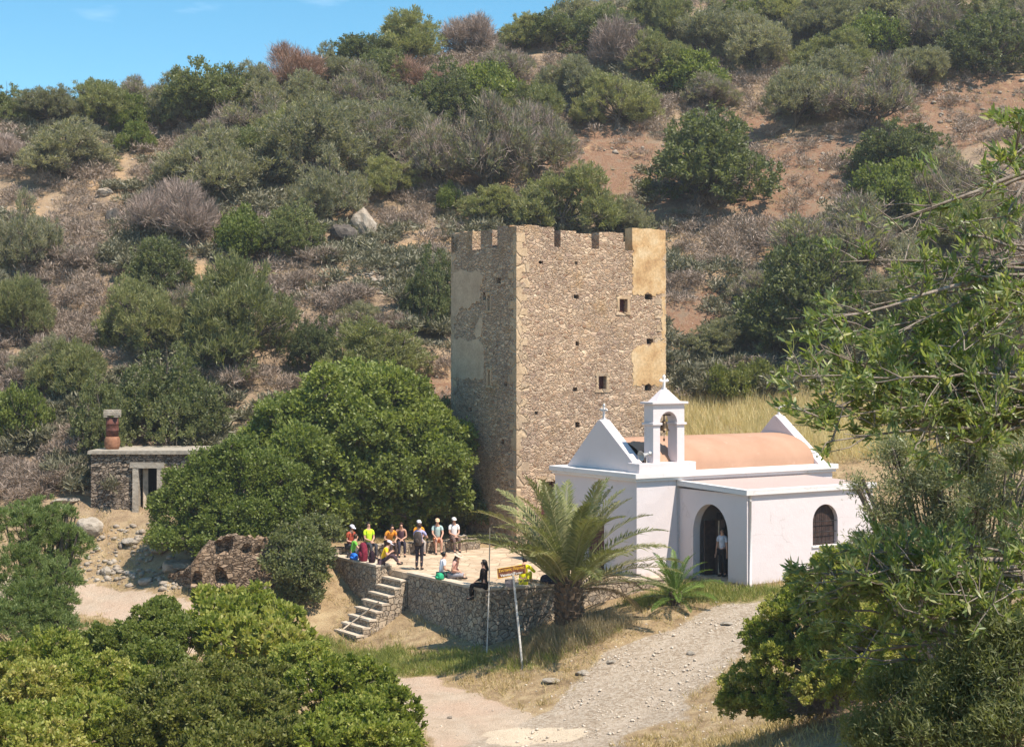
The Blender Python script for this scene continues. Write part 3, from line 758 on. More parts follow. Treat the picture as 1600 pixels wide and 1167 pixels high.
def framed2(P, U, n, w, mat_in, fw, fname, iname, deep, k):
    a, b, c, d, _ = w; w_ = MB(); e = .035
    for (x0, x1, y0, y1) in ((a - fw, a, c - .02, d + .02), (b, b + fw, c - .02, d + .02), (a - fw - .06, b + fw + .06, d + .02, d + .02 + fw * 1.05), (a - fw - .06, b + fw + .06, c - .02 - fw * .9, c - .02)):
        rough_box(w_, P + U * x0 + Zv * y0 - n * .16, U * (x1 - x0), n * (.16 + e), Zv * (y1 - y0), .01)
    fo = w_.build(fname, M['quoin'], tower)
    s_ = MB()
    for i in range(k):
        x0, x1 = a + (b - a) * i / k + .006, a + (b - a) * (i + 1) / k - .006
        s_.obox(P + U * x0 + Zv * (c + .01) - n * (deep + .05), U * (x1 - x0), n * .05, Zv * (d - c - .02))
    sub_build(s_, iname, mat_in, fo, tower)
framed2(T0, R, nR, winA, M['wood_red'], .15, 'window_frame', 'shutter_or_dark_panel', .28, 3)
framed2(T0, R, nR, winB, M['wood_red'], .15, 'window_frame', 'shutter_or_dark_panel', .28, 3)
framed2(T0, L, nL, slA, M['dark'], .11, 'window_frame', 'shutter_or_dark_panel', .3, 1)  # both slits: unlit depth painted as a dark panel, no shutter
framed2(T0, L, nL, slB, M['dark'], .11, 'window_frame', 'shutter_or_dark_panel', .3, 1)
framed2(T0, R, nR, door, M['wood_red'], .24, 'door_frame', 'door', .3, 4)

# ------------------------------------------------------------------ the chapel and its annex
chapel = empty('chapel', C0, 'small white chapel with orange barrel roof, bell tower and flat roofed annex', 'chapel')
S = lambda s, t, z=0.0: C0 + R * s + L * t + Zv * z
def sbox(m_, s0, s1, t0, t1, z0, z1, mi=0): m_.obox(S(s0, t0, z0), R * (s1 - s0), L * (t1 - t0), Zv * (z1 - z0), mi)
wl = MB()
wall_grid(wl, S(0, 0), L, -R, 5.9, -.7, 4.05, [(2.25, 3.55, -.02, 2.25, .4)], .5, .008, back_mi=0, seed=8)
wall_grid(wl, S(0, 0), R, -L, 11.1, -.7, 4.05, (), .5, .008, seed=9)
wall_grid(wl, S(11.1, 0), L, R, 5.9, -.7, 4.05, (), .8, .006, seed=10)
wall_grid(wl, S(0, 5.9), R, L, 11.1, -.7, 4.05, (), .8, .006, seed=11)
wl.build('wall', M['white'], chapel)
cn = MB()
sbox(cn, -.20, 11.3, -.20, 6.1, 4.05, 4.27)
sbox(cn, -.12, 11.22, -.12, 6.02, 3.93, 4.05)
cn.build('cornice', M['white_trim'], chapel, bevel=.02)
# barrel roof
rf = MB(); n = 22; arc = []
for i in range(n + 1):
    a = math.pi * (i / n)
    arc.append((2.92 - 2.52 * math.cos(a), 4.272 + 1.32 * math.sin(a) ** .85 if 0 < i < n else 4.272))
V = [S(.78, t, z) for t, z in arc] + [S(10.38, t, z) for t, z in arc]
rf.add(V, [(i, i + n + 1, i + n + 2, i + 1) for i in range(n)], 0, True)
rf.build('barrel_roof', M['roof'], chapel)
def cross(name, base, hgt, parent, top, U, w=.075):
    m_ = MB(); d = Vector((-U.y, U.x, 0)); c = base + Zv * hgt * .62; q = w
    m_.obox(base - U * q / 2 - d * q / 2, U * q, d * q, Zv * hgt)
    m_.obox(c - U * hgt * .30 - d * q * .45, U * (hgt * .30 - q * .5), d * q * .9, Zv * q)
    m_.obox(c + U * q * .5 - d * q * .45, U * (hgt * .30 - q * .5), d * q * .9, Zv * q)
    for p in (base + Zv * hgt, c - U * hgt * .30 + Zv * q / 2, c + U * hgt * .30 + Zv * q / 2):
        for o in (Zv * .0, U * q * .55, -U * q * .55, Zv * q * .6): m_.ball(p + o, q * .52, n=8)
    m_.obox(base - U * q - d * q - Zv * .0, U * q * 2, d * q * 2, Zv * q * 1.1)
    return sub_build(m_, name, M['white_trim'], parent, top)
for s0 in (.28, 10.38):
    g_ = MB()
    g_.prism([S(s0, .06, 4.272), S(s0, 5.42, 4.272), S(s0, 3.12, 6.33), S(s0, 2.98, 6.40), S(s0, 2.84, 6.33)], R * .5)
    go = g_.build('gable', M['white'], chapel, bevel=.03)
    cross('cross', S(s0 + .25, 2.98, 6.37), .62, go, chapel, R if s0 > 1 else L)
# bell tower
bt = MB()
sbox(bt, .12, 3.14, -.02, .78, 4.272, 4.66)
a0, a1, b0, b1 = .91, 2.58, .06, .68
i0, i1, zs, zt = 1.28, 2.18, 6.33, 7.10
sbox(bt, a0, i0, b0, b1, 4.66, zs); sbox(bt, i1, a1, b0, b1, 4.66, zs)
cx, rr = (i0 + i1) / 2, (i1 - i0) / 2
poly = [S(a0, b0, zs), S(i0, b0, zs)] + [S(cx - rr * math.cos(math.pi * k / 14), b0, zs + rr * math.sin(math.pi * k / 14)) for k in range(1, 14)] + [S(i1, b0, zs), S(a1, b0, zs), S(a1, b0, zt), S(a0, b0, zt)]
bt.prism(poly, L * (b1 - b0))
for (x0, x1) in ((a0, i0), (i1, a1)):                 # string course round both piers
    sbox(bt, x0 - .07, x1 + .07, b0 - .07, b1 + .07, zs - .10, zs - .003)
sbox(bt, a0 - .12, a1 + .12, b0 - .12, b1 + .12, zt + .002, zt + .10)
P_ = [S(a0 + .20, b0 + .0, zt + .10), S(a1 - .20, b0 + .0, zt + .10), S(a1 - .20, b1 - .0, zt + .10), S(a0 + .20, b1 - .0, zt + .10)]
Q_ = [S(cx - .16, .30, zt + .60), S(cx + .16, .30, zt + .60), S(cx + .16, .44, zt + .60), S(cx - .16, .44, zt + .60)]
bt.add(P_ + Q_, [(0, 1, 5, 4), (1, 2, 6, 5), (2, 3, 7, 6), (3, 0, 4, 7), (4, 5, 6, 7)])
bto = bt.build('bell_tower', M['white'], chapel, bevel=.015)
cross('cross', S(cx, .37, zt + .58), .56, bto, chapel, R, .085)
be = MB()
be.lathe([(.235, 0), (.215, .03), (.165, .12), (.135, .26), (.12, .34), (.07, .40), (.0, .41)], S(cx, .37, 5.98), 18)
be.tube([S(cx, .37, 6.38), S(cx, .37, 6.62)], .03); be.ball(S(cx, .37, 5.95), .05, n=8)
be.tube([S(cx, .37, 5.95), S(cx, .37, 5.62)], .012, 5); be.ball(S(cx, .37, 5.60), .045, sz=1.6, n=8)
be.tube([S(i0 - .05, .37, 6.64), S(i1 + .05, .37, 6.64)], .035)
sub_build(be, 'bell', M['bronze'], bto, chapel)
# doors of the chapel
dd = MB()
for k in range(4): sbox(dd, .16, .21, 2.27 + k * .32, 2.27 + k * .32 + .305, 0, 2.22)
dd.build('door', M['wood_red'], chapel)
# annex
AS = lambda s, t, z=0.0: A0 + R * s + L * t + Zv * z
def abox(m_, s0, s1, t0, t1, z0, z1, mi=0): m_.obox(AS(s0, t0, z0), R * (s1 - s0), L * (t1 - t0), Zv * (z1 - z0), mi)
AT = 4.12                                              # depth of the annex: up to the chapel wall
AT = (S(2.25, 0) - A0).dot(L) - .012
ta, _ = on_plane(1137.5, 850, A0, L); tb, ztop = on_plane(1083, 788, A0, L); tm = (ta + tb) / 2
_, ztop = on_plane(1110, 787.5, A0, L)
hr = (tb - ta) / 2; zsp = ztop - hr * 1.12
an = MB(); ZB = -.6; ZT = 3.58
arc = [AS(0, tm - hr * math.cos(math.pi * k / 18), zsp + hr * 1.12 * math.sin(math.pi * k / 18)) for k in range(19)]
an.prism([AS(0, 0, ZB), AS(0, ta, ZB)] + arc + [AS(0, tb, ZB), AS(0, AT, ZB), AS(0, AT, ZT), AS(0, 0, ZT)], R * .36)
fa = lambda px, py: on_plane(px, py, A0, R)
w0, zwb = fa(1270, 853); w1, _ = fa(1309, 853); _, zwt = fa(1289, 787.5); wm, wr = (w0 + w1) / 2, (w1 - w0) / 2
zws = zwt - wr
D = .34
abox(an, .362, w0, 0, D, ZB, ZT); abox(an, w1, 7.0, 0, D, ZB, ZT); abox(an, w0, w1, 0, D, ZB, zwb)
an.prism([AS(w0, 0, zws)] + [AS(wm - wr * math.cos(math.pi * k / 16), 0, zws + wr * math.sin(math.pi * k / 16)) for k in range(1, 16)] + [AS(w1, 0, zws), AS(w1, 0, ZT), AS(w0, 0, ZT)], L * D)
abox(an, 7.0 - D, 7.0, D, AT, ZB, ZT)
an.build('annex_wall', M['white'], chapel)
sl = MB(); o = .13                                    # slab roof falling a little outward
V = [AS(-o, -o, 3.585), AS(7.1, -o, 3.585), AS(7.1, AT, 3.69), AS(-o, AT, 3.69), AS(-o, -o, 3.74), AS(7.1, -o, 3.74), AS(7.1, AT, 3.86), AS(-o, AT, 3.86)]
sl.add(V, [(0, 3, 2, 1), (0, 1, 5, 4), (1, 2, 6, 5), (2, 3, 7, 6), (3, 0, 4, 7)], 0); sl.add(V, [(4, 5, 6, 7)], 1)
for (x0, x1, y0, y1, mi) in ((-o, 7.1, -o, .12, 0), (-o, .12, .121, AT, 0)):
    q = lambda s, t: AS(s, t, 3.74 + (t + o) / (AT + o) * .12 + .003)
    e = Zv * .05
    sl.add([q(x0, y0), q(x1, y0), q(x1, y1), q(x0, y1)] + [v + e for v in (q(x0, y0), q(x1, y0), q(x1, y1), q(x0, y1))], [(4, 5, 6, 7), (0, 1, 5, 4), (1, 2, 6, 5), (2, 3, 7, 6), (3, 0, 4, 7)], mi)
sl.build('annex_roof', [M['white_trim'], M['slabroof']], chapel)
fl_ = MB(); abox(fl_, .0, 6.66, .0, AT, -.5, .03); fl_.build('annex_floor', M['floor'], chapel)
wi = MB()                                             # shutters and grille of the annex window
for k in range(4): abox(wi, w0 + (w1 - w0) * k / 4 + .01, w0 + (w1 - w0) * (k + 1) / 4 - .01, .20, .25, zwb + .02, zwt + .05)
abox(wi, w0 - .02, w1 + .02, .27, .31, zwb - .02, zwt + .08)
wo = wi.build('window', M['wood_dark'], chapel)
gr = MB()
for k in range(1, 6):
    x = w0 + (w1 - w0) * k / 6; zz = zws + math.sqrt(max(0, wr * wr - (x - wm) ** 2)) + .02
    gr.tube([AS(x, .09, zwb), AS(x, .09, zz)], .009, 6)
for z in (zwb + .12, zwb + (zws - zwb) * .55, zws): gr.tube([AS(w0 - .02, .09, z), AS(w1 + .02, .09, z)], .016, 6)
sub_build(gr, 'grille', M['black'], wo, chapel)
si = MB(); abox(si, w0 - .06, w1 + .06, -.05, .19, zwb - .07, zwb - .003); sub_build(si, 'sill', M['white_trim'], wo, chapel)
# dark timber panels, widened into an added screen that darkens the annex room
sc_ = MB()
for k in range(6):
    t0_ = ta - .5 + k * .42
    abox(sc_, 1.1, 1.17, t0_, t0_ + .40, .03, 2.1 + .5)
    abox(sc_, 1.07, 1.1, t0_ + .05, t0_ + .12, .15, 2.45)
sc_.build('darkening_screen', M['wood_dark'], chapel)
lf = MB()
abox(lf, .38, .98, tb - .30, tb - .24, .04, 2.3); abox(lf, .44, .92, tb - .315, tb - .301, .9, 2.15); abox(lf, .44, .92, tb - .315, tb - .301, .2, .75)
abox(lf, .9, .96, tb - .95, tb - .35, .04, 2.35)
lf.build('door', M['wood_dark'], chapel)
fx = MB(); abox(fx, .86, .90, tb - .62, tb - .57, .05, 2.3); fx.build('door_jamb', M['wood_pale'], chapel)
dp = MB(); dp.tube([AS(.12, -.07, 3.57), AS(.12, -.07, -.2)], .045); dp.tube([AS(.12, -.11, 3.4), AS(.12, -.02, 3.4)], .06, 6)
dp.build('downpipe', M['white_trim'], chapel)
cb = MB(); cb.tube([S(2.1, -.02, 4.0), S(2.12, -.03, 2.8), S(2.16, -.03, 1.6), S(2.13, -.03, .3)], .012, 5); cb.build('cable', M['polegrey'], chapel)
# loudspeaker horn
hp = S(.62, .2, 5.02)
ls = empty('loudspeaker', hp, 'small grey horn loudspeaker mounted beside the chapel bell tower', 'loudspeaker')
ax = Vector((-.80, -.58, -.18)).normalized()
m_ = MB(); m_.lathe([(.05, -.16), (.055, -.02), (.07, .04), (.11, .14), (.19, .24), (.215, .26), (.205, .262), (.17, .23), (.08, .1), (.02, .06)], hp, 18, axis=ax); m_.build('horn', M['horn'], ls)
m_ = MB(); m_.lathe([(.075, -.30), (.09, -.28), (.09, -.16), (.06, -.14)], hp, 14, axis=ax); m_.build('driver', M['polegrey'], ls)
m_ = MB(); m_.tube([hp - ax * .1, hp - ax * .1 + R * .15, S(.92, .2, 5.1)], .02, 6); m_.tube([hp - ax * .06, hp - ax * .06 - Zv * .36], .018, 6); m_.build('bracket', M['polegrey'], ls)

# ------------------------------------------------------------------ the terrace
terr = empty('stone_terrace', P0, 'paved sunlit terrace held up by a stone retaining wall in front of the chapel', 'terrace')
def ret_wall(A, B, n, th, z0, z1, seed, cap=True):
    U = (B - A); ln = U.length; U.normalize()
    m_ = MB()
    wall_grid(m_, A, U, n, ln, z0, z1 - .09, (), .22, .035, seed=seed)
    wall_grid(m_, A - n * th, U, -n, ln, z0, z1 - .09, (), .5, .0, seed=seed)
    for P, s in ((A, -1), (B, 1)):
        V = [P + Zv * z0, P - n * th + Zv * z0, P - n * th + Zv * (z1 - .09), P + Zv * (z1 - .09)]
        f = (0, 1, 2, 3); c = (V[1] - V[0]).cross(V[3] - V[0]).dot(U * s) > 0
        m_.add(V, [f if c else f[::-1]])
    m_.build('retaining_wall', M['wall'], terr)
    c_ = MB(); r = random.Random(seed); x = -.02
    while x < ln:
        w = min(r.uniform(.5, 1.0), ln + .02 - x)
        if ln - x - w < .2: w = ln + .02 - x
        rough_box(c_, A + U * (x + .004) + n * .035 + Zv * (z1 - .09), U * (w - .008), -n * (th + .05), Zv * .09, .008, r=r)
        x += w
    c_.build('coping', M['step'], terr)
nRW = Vector((RW.y, -RW.x, 0))
ret_wall(ter(0, 0), ter(5.6, 0), NW, .45, -3.3, .05, 1)
ret_wall(P0 + RW * .0 , Q1, nRW, .45, -3.3, .046, 2)
ret_wall(ter(7.2, .6), ter(11.1, .6), NW, .75, -2.8, .22, 3)
fm = MB()
F_ = [ter(.2, -.42), ter(5.6, -.42), ter(5.62, -.02), ter(7.18, -.02), ter(7.2, -.12), ter(11.1, -.12), Vector((-8.4, 70.6, 0)), Vector((-4.4, 73.2, 0)), Vector((-.4, 73.4, 0)), Vector((.2, 74.2, 0)), Vector((5, 72, 0)), Vector((9, 68, 0)), Q1 + L * .2, P0 + RW * .6 - nRW * .42]
fm.prism([p - Zv * .25 for p in F_], Zv * .25)
fm.build('paving', M['floor'], terr)
bn = MB(); r = random.Random(5)
BA, BB = Vector((-8.1, 68.7, 0)), Vector((-1.7, 72.6, 0)); BU = (BB - BA).normalized(); BN = Vector((BU.y, -BU.x, 0)); x = 0
while x < (BB - BA).length:
    w = r.uniform(.5, .9); rough_box(bn, BA + BU * x, BU * (w - .01), -BN * .5, Zv * r.uniform(.48, .53), .02, r=r); x += w
bn.build('stone_bench', M['wall'], terr)
stairs = empty('stone_stairs', ter(6.4, 1.2, -2.6), 'flight of eight rough stone steps climbing to the terrace', 'stairs')
r = random.Random(9)
for k in range(8):
    z1 = -.30 * (k + 1) + .02; m_ = MB()
    ex = .05 * k
    rough_box(m_, ter(5.64, .30 * k, -3.4), LW * (1.54 + ex), NW * .30, Zv * (z1 - .07 + 3.4), .006, 0, r)
    rough_box(m_, ter(5.62, .30 * k - .02, z1 - .07), LW * (1.6 + ex), NW * .36, Zv * .075, .012, 1, r)
    m_.build('step', [M['wall'], M['step']], stairs)

# ------------------------------------------------------------------ stone hut on the left, ruin below it
YH = 74.0
hx = lambda px, d=YH: u_of(px) * d
hz = lambda py, d=YH: CZ + (HZ - py) / FPX * d
hut = empty('stone_hut', (hx(222), YH, 1.6), 'low flat roofed dry stone hut with a doorway, dug into the slope', 'hut')
xa, xb, zr = hx(142), hx(306), hz(709)
m_ = MB()
dh = (hx(217) - xa, hx(246) - xa, 1.62, hz(731), 1.4)
wall_grid(m_, (xa, YH, 0), (1, 0, 0), (0, -1, 0), xb - xa, .6, zr, [dh], .2, .05, seed=21, hole_mi=0)
wall_grid(m_, (xa, YH, 0), (0, 1, 0), (-1, 0, 0), 4.2, .6, zr, (), .3, .04, seed=22)
wall_grid(m_, (xb, YH, 0), (0, 1, 0), (1, 0, 0), 4.2, .6, zr, (), .3, .04, seed=23)
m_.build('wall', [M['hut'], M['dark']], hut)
m_ = MB(); r = random.Random(3)
rough_box(m_, (xa - .12, YH - .16, zr + .003), (xb - xa + .2, 0, 0), (0, 4.3, 0), (0, 0, .15), .02, 0, r)
m_.build('roof_slab', M['concrete'], hut)
m_ = MB()
rough_box(m_, (hx(208), YH - .14, 1.5), (hx(217.2) - hx(208), 0, 0), (0, .4, 0), (0, 0, hz(731) - 1.5), .01, 0, r)
rough_box(m_, (hx(246), YH - .14, 1.5), (hx(253.5) - hx(246), 0, 0), (0, .4, 0), (0, 0, hz(731) - 1.5), .01, 0, r)
rough_box(m_, (hx(204), YH - .16, hz(731) + .003), (hx(257) - hx(204), 0, 0), (0, .42, 0), (0, 0, .27), .012, 0, r)
fo = m_.build('door_frame', M['rock_pale'], hut)
m_ = MB(); m_.obox((hx(222), YH + .25, 1.62), (.20, .16, 0), (-.04, .05, 0), (0, 0, 2.2)); sub_build(m_, 'door', M['wood_pale'], fo, hut)
cxh, cyh = hx(175.5, 75.2), 75.2
chm = MB(); zb_ = zr + .15
z_ = lambda py: hz(py, cyh)
chm.lathe([(.30, zb_ - .02), (.36, zb_ + .15), (.385, zb_ + .36), (.36, zb_ + .54), (.315, zb_ + .62)], (cxh, cyh, 0), 18, 1)
chm.lathe([(.30, zb_ + .60), (.305, zb_ + .9), (.325, zb_ + .92), (.305, zb_ + .95), (.305, zb_ + 1.22), (.325, zb_ + 1.24), (.30, zb_ + 1.27), (.29, z_(652))], (cxh, cyh, 0), 18, 0)
cho = chm.build('chimney', [M['rust'], M['clay']], hut)
m_ = MB(); zc = z_(652) + .01
for dx in (-.34, .16): 
    for dy in (-.34, .16): m_.box((cxh + dx, cyh + dy, zc), (cxh + dx + .18, cyh + dy + .18, zc + .09))
m_.box((cxh - .35, cyh - .35, zc + .093), (cxh + .35, cyh + .35, zc + .36))
sub_build(m_, 'chimney_cap', M['rock_pale'], cho, hut)

def ragged_wall(name, A, B, zb, tops, thick, mat, parent, holes=(), step=.16, jit=.06, seed=1):
    A, B = Vector(A), Vector(B); U = B - A; ln = U.length; U.normalize(); n = Vector((U.y, -U.x, 0))
    nu, nv = int(ln / step) + 1, 14; r = random.Random(seed)
    us = np.linspace(0, ln, nu); V = []; ff = lambda i, j, k: (k * nu + i) * nv + j
    for k in (0, 1):
        for u in us:
            zt = float(np.interp(u / ln, [t[0] for t in tops], [t[1] for t in tops])) + r.uniform(-.09, .09)
            for j in range(nv):
                z = zb + (zt - zb) * j / (nv - 1)
                d = r.uniform(-jit, jit) - k * thick * (1 - .25 * j / nv)
                if k == 0:
                    for (hu, hz_, ru, rz, dep) in holes:
                        if abs(u - hu) < ru and abs(z - hz_) < rz: d -= dep
                V.append(A + U * (u + r.uniform(-.03, .03)) + n * d + Zv * (z + r.uniform(-.02, .02)))
    F = []
    for i in range(nu - 1):
        for j in range(nv - 1):
            F.append((ff(i, j, 0), ff(i + 1, j, 0), ff(i + 1, j + 1, 0), ff(i, j + 1, 0)))
            F.append((ff(i, j, 1), ff(i, j + 1, 1), ff(i + 1, j + 1, 1), ff(i + 1, j, 1)))
        F.append((ff(i, nv - 1, 0), ff(i + 1, nv - 1, 0), ff(i + 1, nv - 1, 1), ff(i, nv - 1, 1)))
    for i in (0, nu - 1):
        for j in range(nv - 1):
            f = (ff(i, j, 0), ff(i, j + 1, 0), ff(i, j + 1, 1), ff(i, j, 1)); F.append(f if i == 0 else f[::-1])
    m_ = MB(); m_.add(V, F); return m_.build(name, mat, parent)
DR = 66.0
zz = lambda py: hz(py, DR)
ruin_l = 'crumbling ruined stone wall with small niches under the big green tree'
RA, RB = Vector((hx(300, DR), DR - .2, 0)), Vector((hx(430, DR), DR + .7, 0)); ln = (RB - RA).length
ru = ragged_wall('ruined_wall', RA, RB, -2.6, [(0, zz(882)), (.1, zz(862)), (.22, zz(848)), (.38, zz(840)), (.6, zz(838)), (.75, zz(842)), (.88, zz(842)), (.97, zz(852)), (1, zz(870))], .7, M['ruin'], None,
                 [(ln * .38, zz(858), .30, .28, .45), (ln * .62, zz(861), .18, .18, .4), (ln * .33, zz(902), .24, .2, .5), (ln * .05, zz(903), .18, .2, .5), (ln * .8, zz(868), .25, .15, .2)], seed=4)
tag(ru, ruin_l, 'ruin')
ru2 = ragged_wall('ruined_wall', (hx(262, 67.5), 67.6, 0), (hx(306, 66), 66.1, 0), -1.6, [(0, -.55), (.3, -.35), (.6, -.1), (1, .15)], .6, M['ruin'], None, seed=6)
tag(ru2, 'low tumbled stub of dry stone wall joining the niched ruin on its left', 'ruin')
# ------------------------------------------------------------------ foliage
def unit(a): return a / (np.linalg.norm(a, axis=-1, keepdims=True) + 1e-9)
def leaves(g, C, A, K, l, w, spread, jit, lv=.35, fold=.25, vt=None):
    """K rhombic leaves round each tuft (centre C, axis A)"""
    n = len(C); C = np.repeat(C, K, 0); Ax = np.repeat(A, K, 0)
    d = unit(Ax + g.normal(0, spread, Ax.shape))
    b = C + g.normal(0, jit, C.shape)
    ll = l * (1 + lv * g.uniform(-1, 1, (len(C), 1)))
    s = unit(np.cross(d, g.normal(size=d.shape))); nn = np.cross(d, s)
    ww = w * (1 + .3 * g.uniform(-1, 1, (len(C), 1)))
    V = np.stack([b, b + d * ll * .5 + s * ww + nn * ww * fold, b + d * ll, b + d * ll * .5 - s * ww + nn * ww * fold], 1).reshape(-1, 3)
    F = np.arange(len(V)).reshape(-1, 4)
    tv = g.uniform(0, 1, n) if vt is None else vt
    v = np.clip(np.repeat(tv, K) * .64 + g.uniform(0, 1, len(C)) * .36, 0, 1)
    return V, F, np.repeat(v, 4)
def tufts(g, lobes, n, shell=(.55, 1.05), zmin=-.5, up=.5, squash=.85):
    L_ = np.asarray(lobes, float)
    pr = L_[:, 3] ** 2; pr = pr / pr.sum()
    k = g.choice(len(L_), n, p=pr)
    d = unit(g.normal(size=(n * 3, 3))); d = d[d[:, 2] > zmin][:n]
    while len(d) < n: d = np.r_[d, unit(np.abs(g.normal(size=(n - len(d), 3))))]
    r = L_[k, 3:4] * (shell[0] + (shell[1] - shell[0]) * g.uniform(0, 1, (n, 1)) ** .6)
    P = L_[k, :3] + d * r * np.array([1, 1, squash])
    A = unit(d + np.array([0, 0, up]) + g.normal(0, .25, d.shape))
    lob = g.uniform(0, 1, len(L_))[k]
    return P, A, np.clip(lob * .55 + g.uniform(0, 1, n) * .45, 0, 1)
def dome(g, n, Wd, Hd, rr=(.16, .25), z0=.30):
    out = []
    for i in range(n):
        a = g.uniform(0, 2 * math.pi); q = math.sqrt(g.uniform(0.02, 1)) * .36
        r = g.uniform(*rr) * Wd
        zt = Hd * (1.0 - 1.5 * q * q / .13 * .33) * g.uniform(.8, 1.0)
        lo = min(Hd * z0, zt - r)
        z = max(r * .55, zt - r) if i % 3 else max(r * .6, g.uniform(lo, max(lo, zt - r)))
        out.append((math.cos(a) * q * Wd, math.sin(a) * q * Wd, z, r))
    return out
def wood(g, base, lobes, r0=.13, stems=3, twigs=6, sides=5, twr=.014):
    """stems that fork to every lobe, then twigs inside it"""
    Vs, Fs, o = [], [], 0
    base = np.asarray(base, float)
    def add(p, r, n=sides):
        nonlocal o
        V, F = tube_np(p, r, n); Vs.append(V); Fs.append(F + o); o += len(V)
    L_ = np.asarray(lobes, float)
    forks = []
    for s in range(stems):
        sel = L_[s::stems]
        if not len(sel): continue
        c = sel[:, :3].mean(0); f = base + (c - base) * .42 + g.normal(0, .12, 3) * np.array([1, 1, .3])
        st = base + g.normal(0, r0 * .9, 3) * np.array([1, 1, 0])
        st[2] -= .25
        mid = (st + f) / 2 + g.normal(0, .14, 3) * np.linalg.norm(f - st) * .5
        add([st, st * .6 + mid * .4, mid, f], [r0 * 1.25, r0, r0 * .85, r0 * .7], sides + 1)
        for q in sel:
            c = q[:3]; m1 = f * .55 + c * .45 + g.normal(0, .12, 3) * q[3]
            add([f, m1, c], [r0 * .55, r0 * .38, r0 * .22])
            for t in range(twigs):
                d = unit(g.normal(size=3) + np.array([0, 0, .5])); e = c + d * q[3] * g.uniform(.75, 1.22)
                m2 = c * .5 + e * .5 + g.normal(0, .1, 3) * q[3]
                s0 = m1 * g.uniform(0, .5) + c * 1.0; s0 = c if t % 2 else m1
                add([s0, m2, e], [r0 * .2 if r0 * .2 > twr else twr, twr * 1.3, twr * .6], 4)
    return np.concatenate(Vs), np.concatenate(Fs)
def plant_meshes(name, g, lobes, base, leafmat, barkmat, nt, K, l, w, spread=.8, jit=.06, up=.5, shell=(.55, 1.05), zmin=-.5, squash=.85, r0=.13, stems=3, twigs=6, twr=.014, lv=.35):
    C, A, vt = tufts(g, lobes, nt, shell, zmin, up, squash)
    V, F, v = leaves(g, C, A, K, l, w, spread, jit, lv, vt=vt)
    cm = np_mesh('crown', V, F, leafmat, False, {'v': v})
    V, F = wood(g, base, lobes, r0, stems, twigs, twr=twr)
    tm = np_mesh('trunk', V, F, barkmat, True)
    return tm, cm
PROTO = {}
def proto(kind, n, fn):
    PROTO[kind] = [fn(np.random.default_rng(100 * len(PROTO) + i + 5)) for i in range(n)]
def mk_olive(mat):
    def f(g):
        lb = dome(g, 18, 6, 4.6, (.09, .23), .25)
        return plant_meshes('o', g, lb, (0, 0, 0), mat, M['bark'], 760, 36, .25, .024, .55, .09, 1.1, (.35, 1.2), -.55, .95, .14, 4, 7) + (6.0, 4.6)
    return f
def mk_carob(mat):
    def f(g):
        lb = dome(g, 21, 6, 4.6, (.09, .24), .12)
        return plant_meshes('c', g, lb, (0, 0, 0), mat, M['bark'], 720, 36, .16, .044, .8, .09, .6, (.5, 1.16), -.7, .9, .16, 3, 5) + (6.0, 4.6)
    return f
def mk_mastic(mat):
    def f(g):
        lb = dome(g, 18, 4, 2.3, (.09, .23), .1)
        return plant_meshes('m', g, lb, (0, 0, 0), mat, M['bark'], 480, 32, .13, .042, .9, .09, .7, (.6, 1.06), -.7, .8, .09, 4, 5) + (4.0, 2.3)
    return f
def mk_bare(mat):
    def f(g):
        lb = dome(g, 13, 5, 3.8, (.15, .23), .3)
        return plant_meshes('b', g, lb, (0, 0, 0), mat, M['bark_pale'], 560, 20, .55, .0125, .4, .12, 1.2, (.1, 1.0), -.4, 1.0, .12, 4, 14, twr=.018) + (5.0, 3.8)
    return f
def mk_mixed(g):                                      # an olive gone half bare
    lb = dome(g, 14, 6, 4.6, (.13, .22), .3)
    C, A, vt = tufts(g, lb, 380, (.4, 1.1), -.5, 1.1, .95)
    V1, F1, v1 = leaves(g, C, A, 30, .27, .026, .5, .1, vt=vt)
    C, A, vt = tufts(g, lb, 380, (.1, 1.05), -.5, 1.1, .95)
    V2, F2, v2 = leaves(g, C, A, 16, .55, .012, .4, .12, vt=vt)
    cm = np_mesh('crown', np.r_[V1, V2], np.r_[F1, F2 + len(V1)], [M['olive'], M['bare']], False, {'v': np.r_[v1, v2]}, np.r_[np.zeros(len(F1)), np.ones(len(F2))])
    V, F = wood(g, (0, 0, 0), lb, .14, 4, 10, twr=.018)
    return np_mesh('trunk', V, F, M['bark'], True), cm, 6.0, 4.6
proto('olive', 5, mk_olive(M['olive'])); proto('olive_green', 3, mk_olive(M['olive_green']))
proto('carob', 4, mk_carob(M['carob'])); proto('mastic', 4, mk_mastic(M['mastic']))
proto('bare', 3, mk_bare(M['bare'])); proto('bare_pink', 2, mk_bare(M['bare_pink'])); proto('mixed', 3, mk_mixed)
NAMES = {'olive': ('olive_tree', 'tree'), 'olive_green': ('olive_tree', 'tree'), 'carob': ('carob_tree', 'tree'), 'mastic': ('mastic_bush', 'bush'), 'bare': ('bare_tree', 'tree'), 'bare_pink': ('dead_tree', 'tree'), 'mixed': ('olive_tree', 'tree')}
trees_xy = []
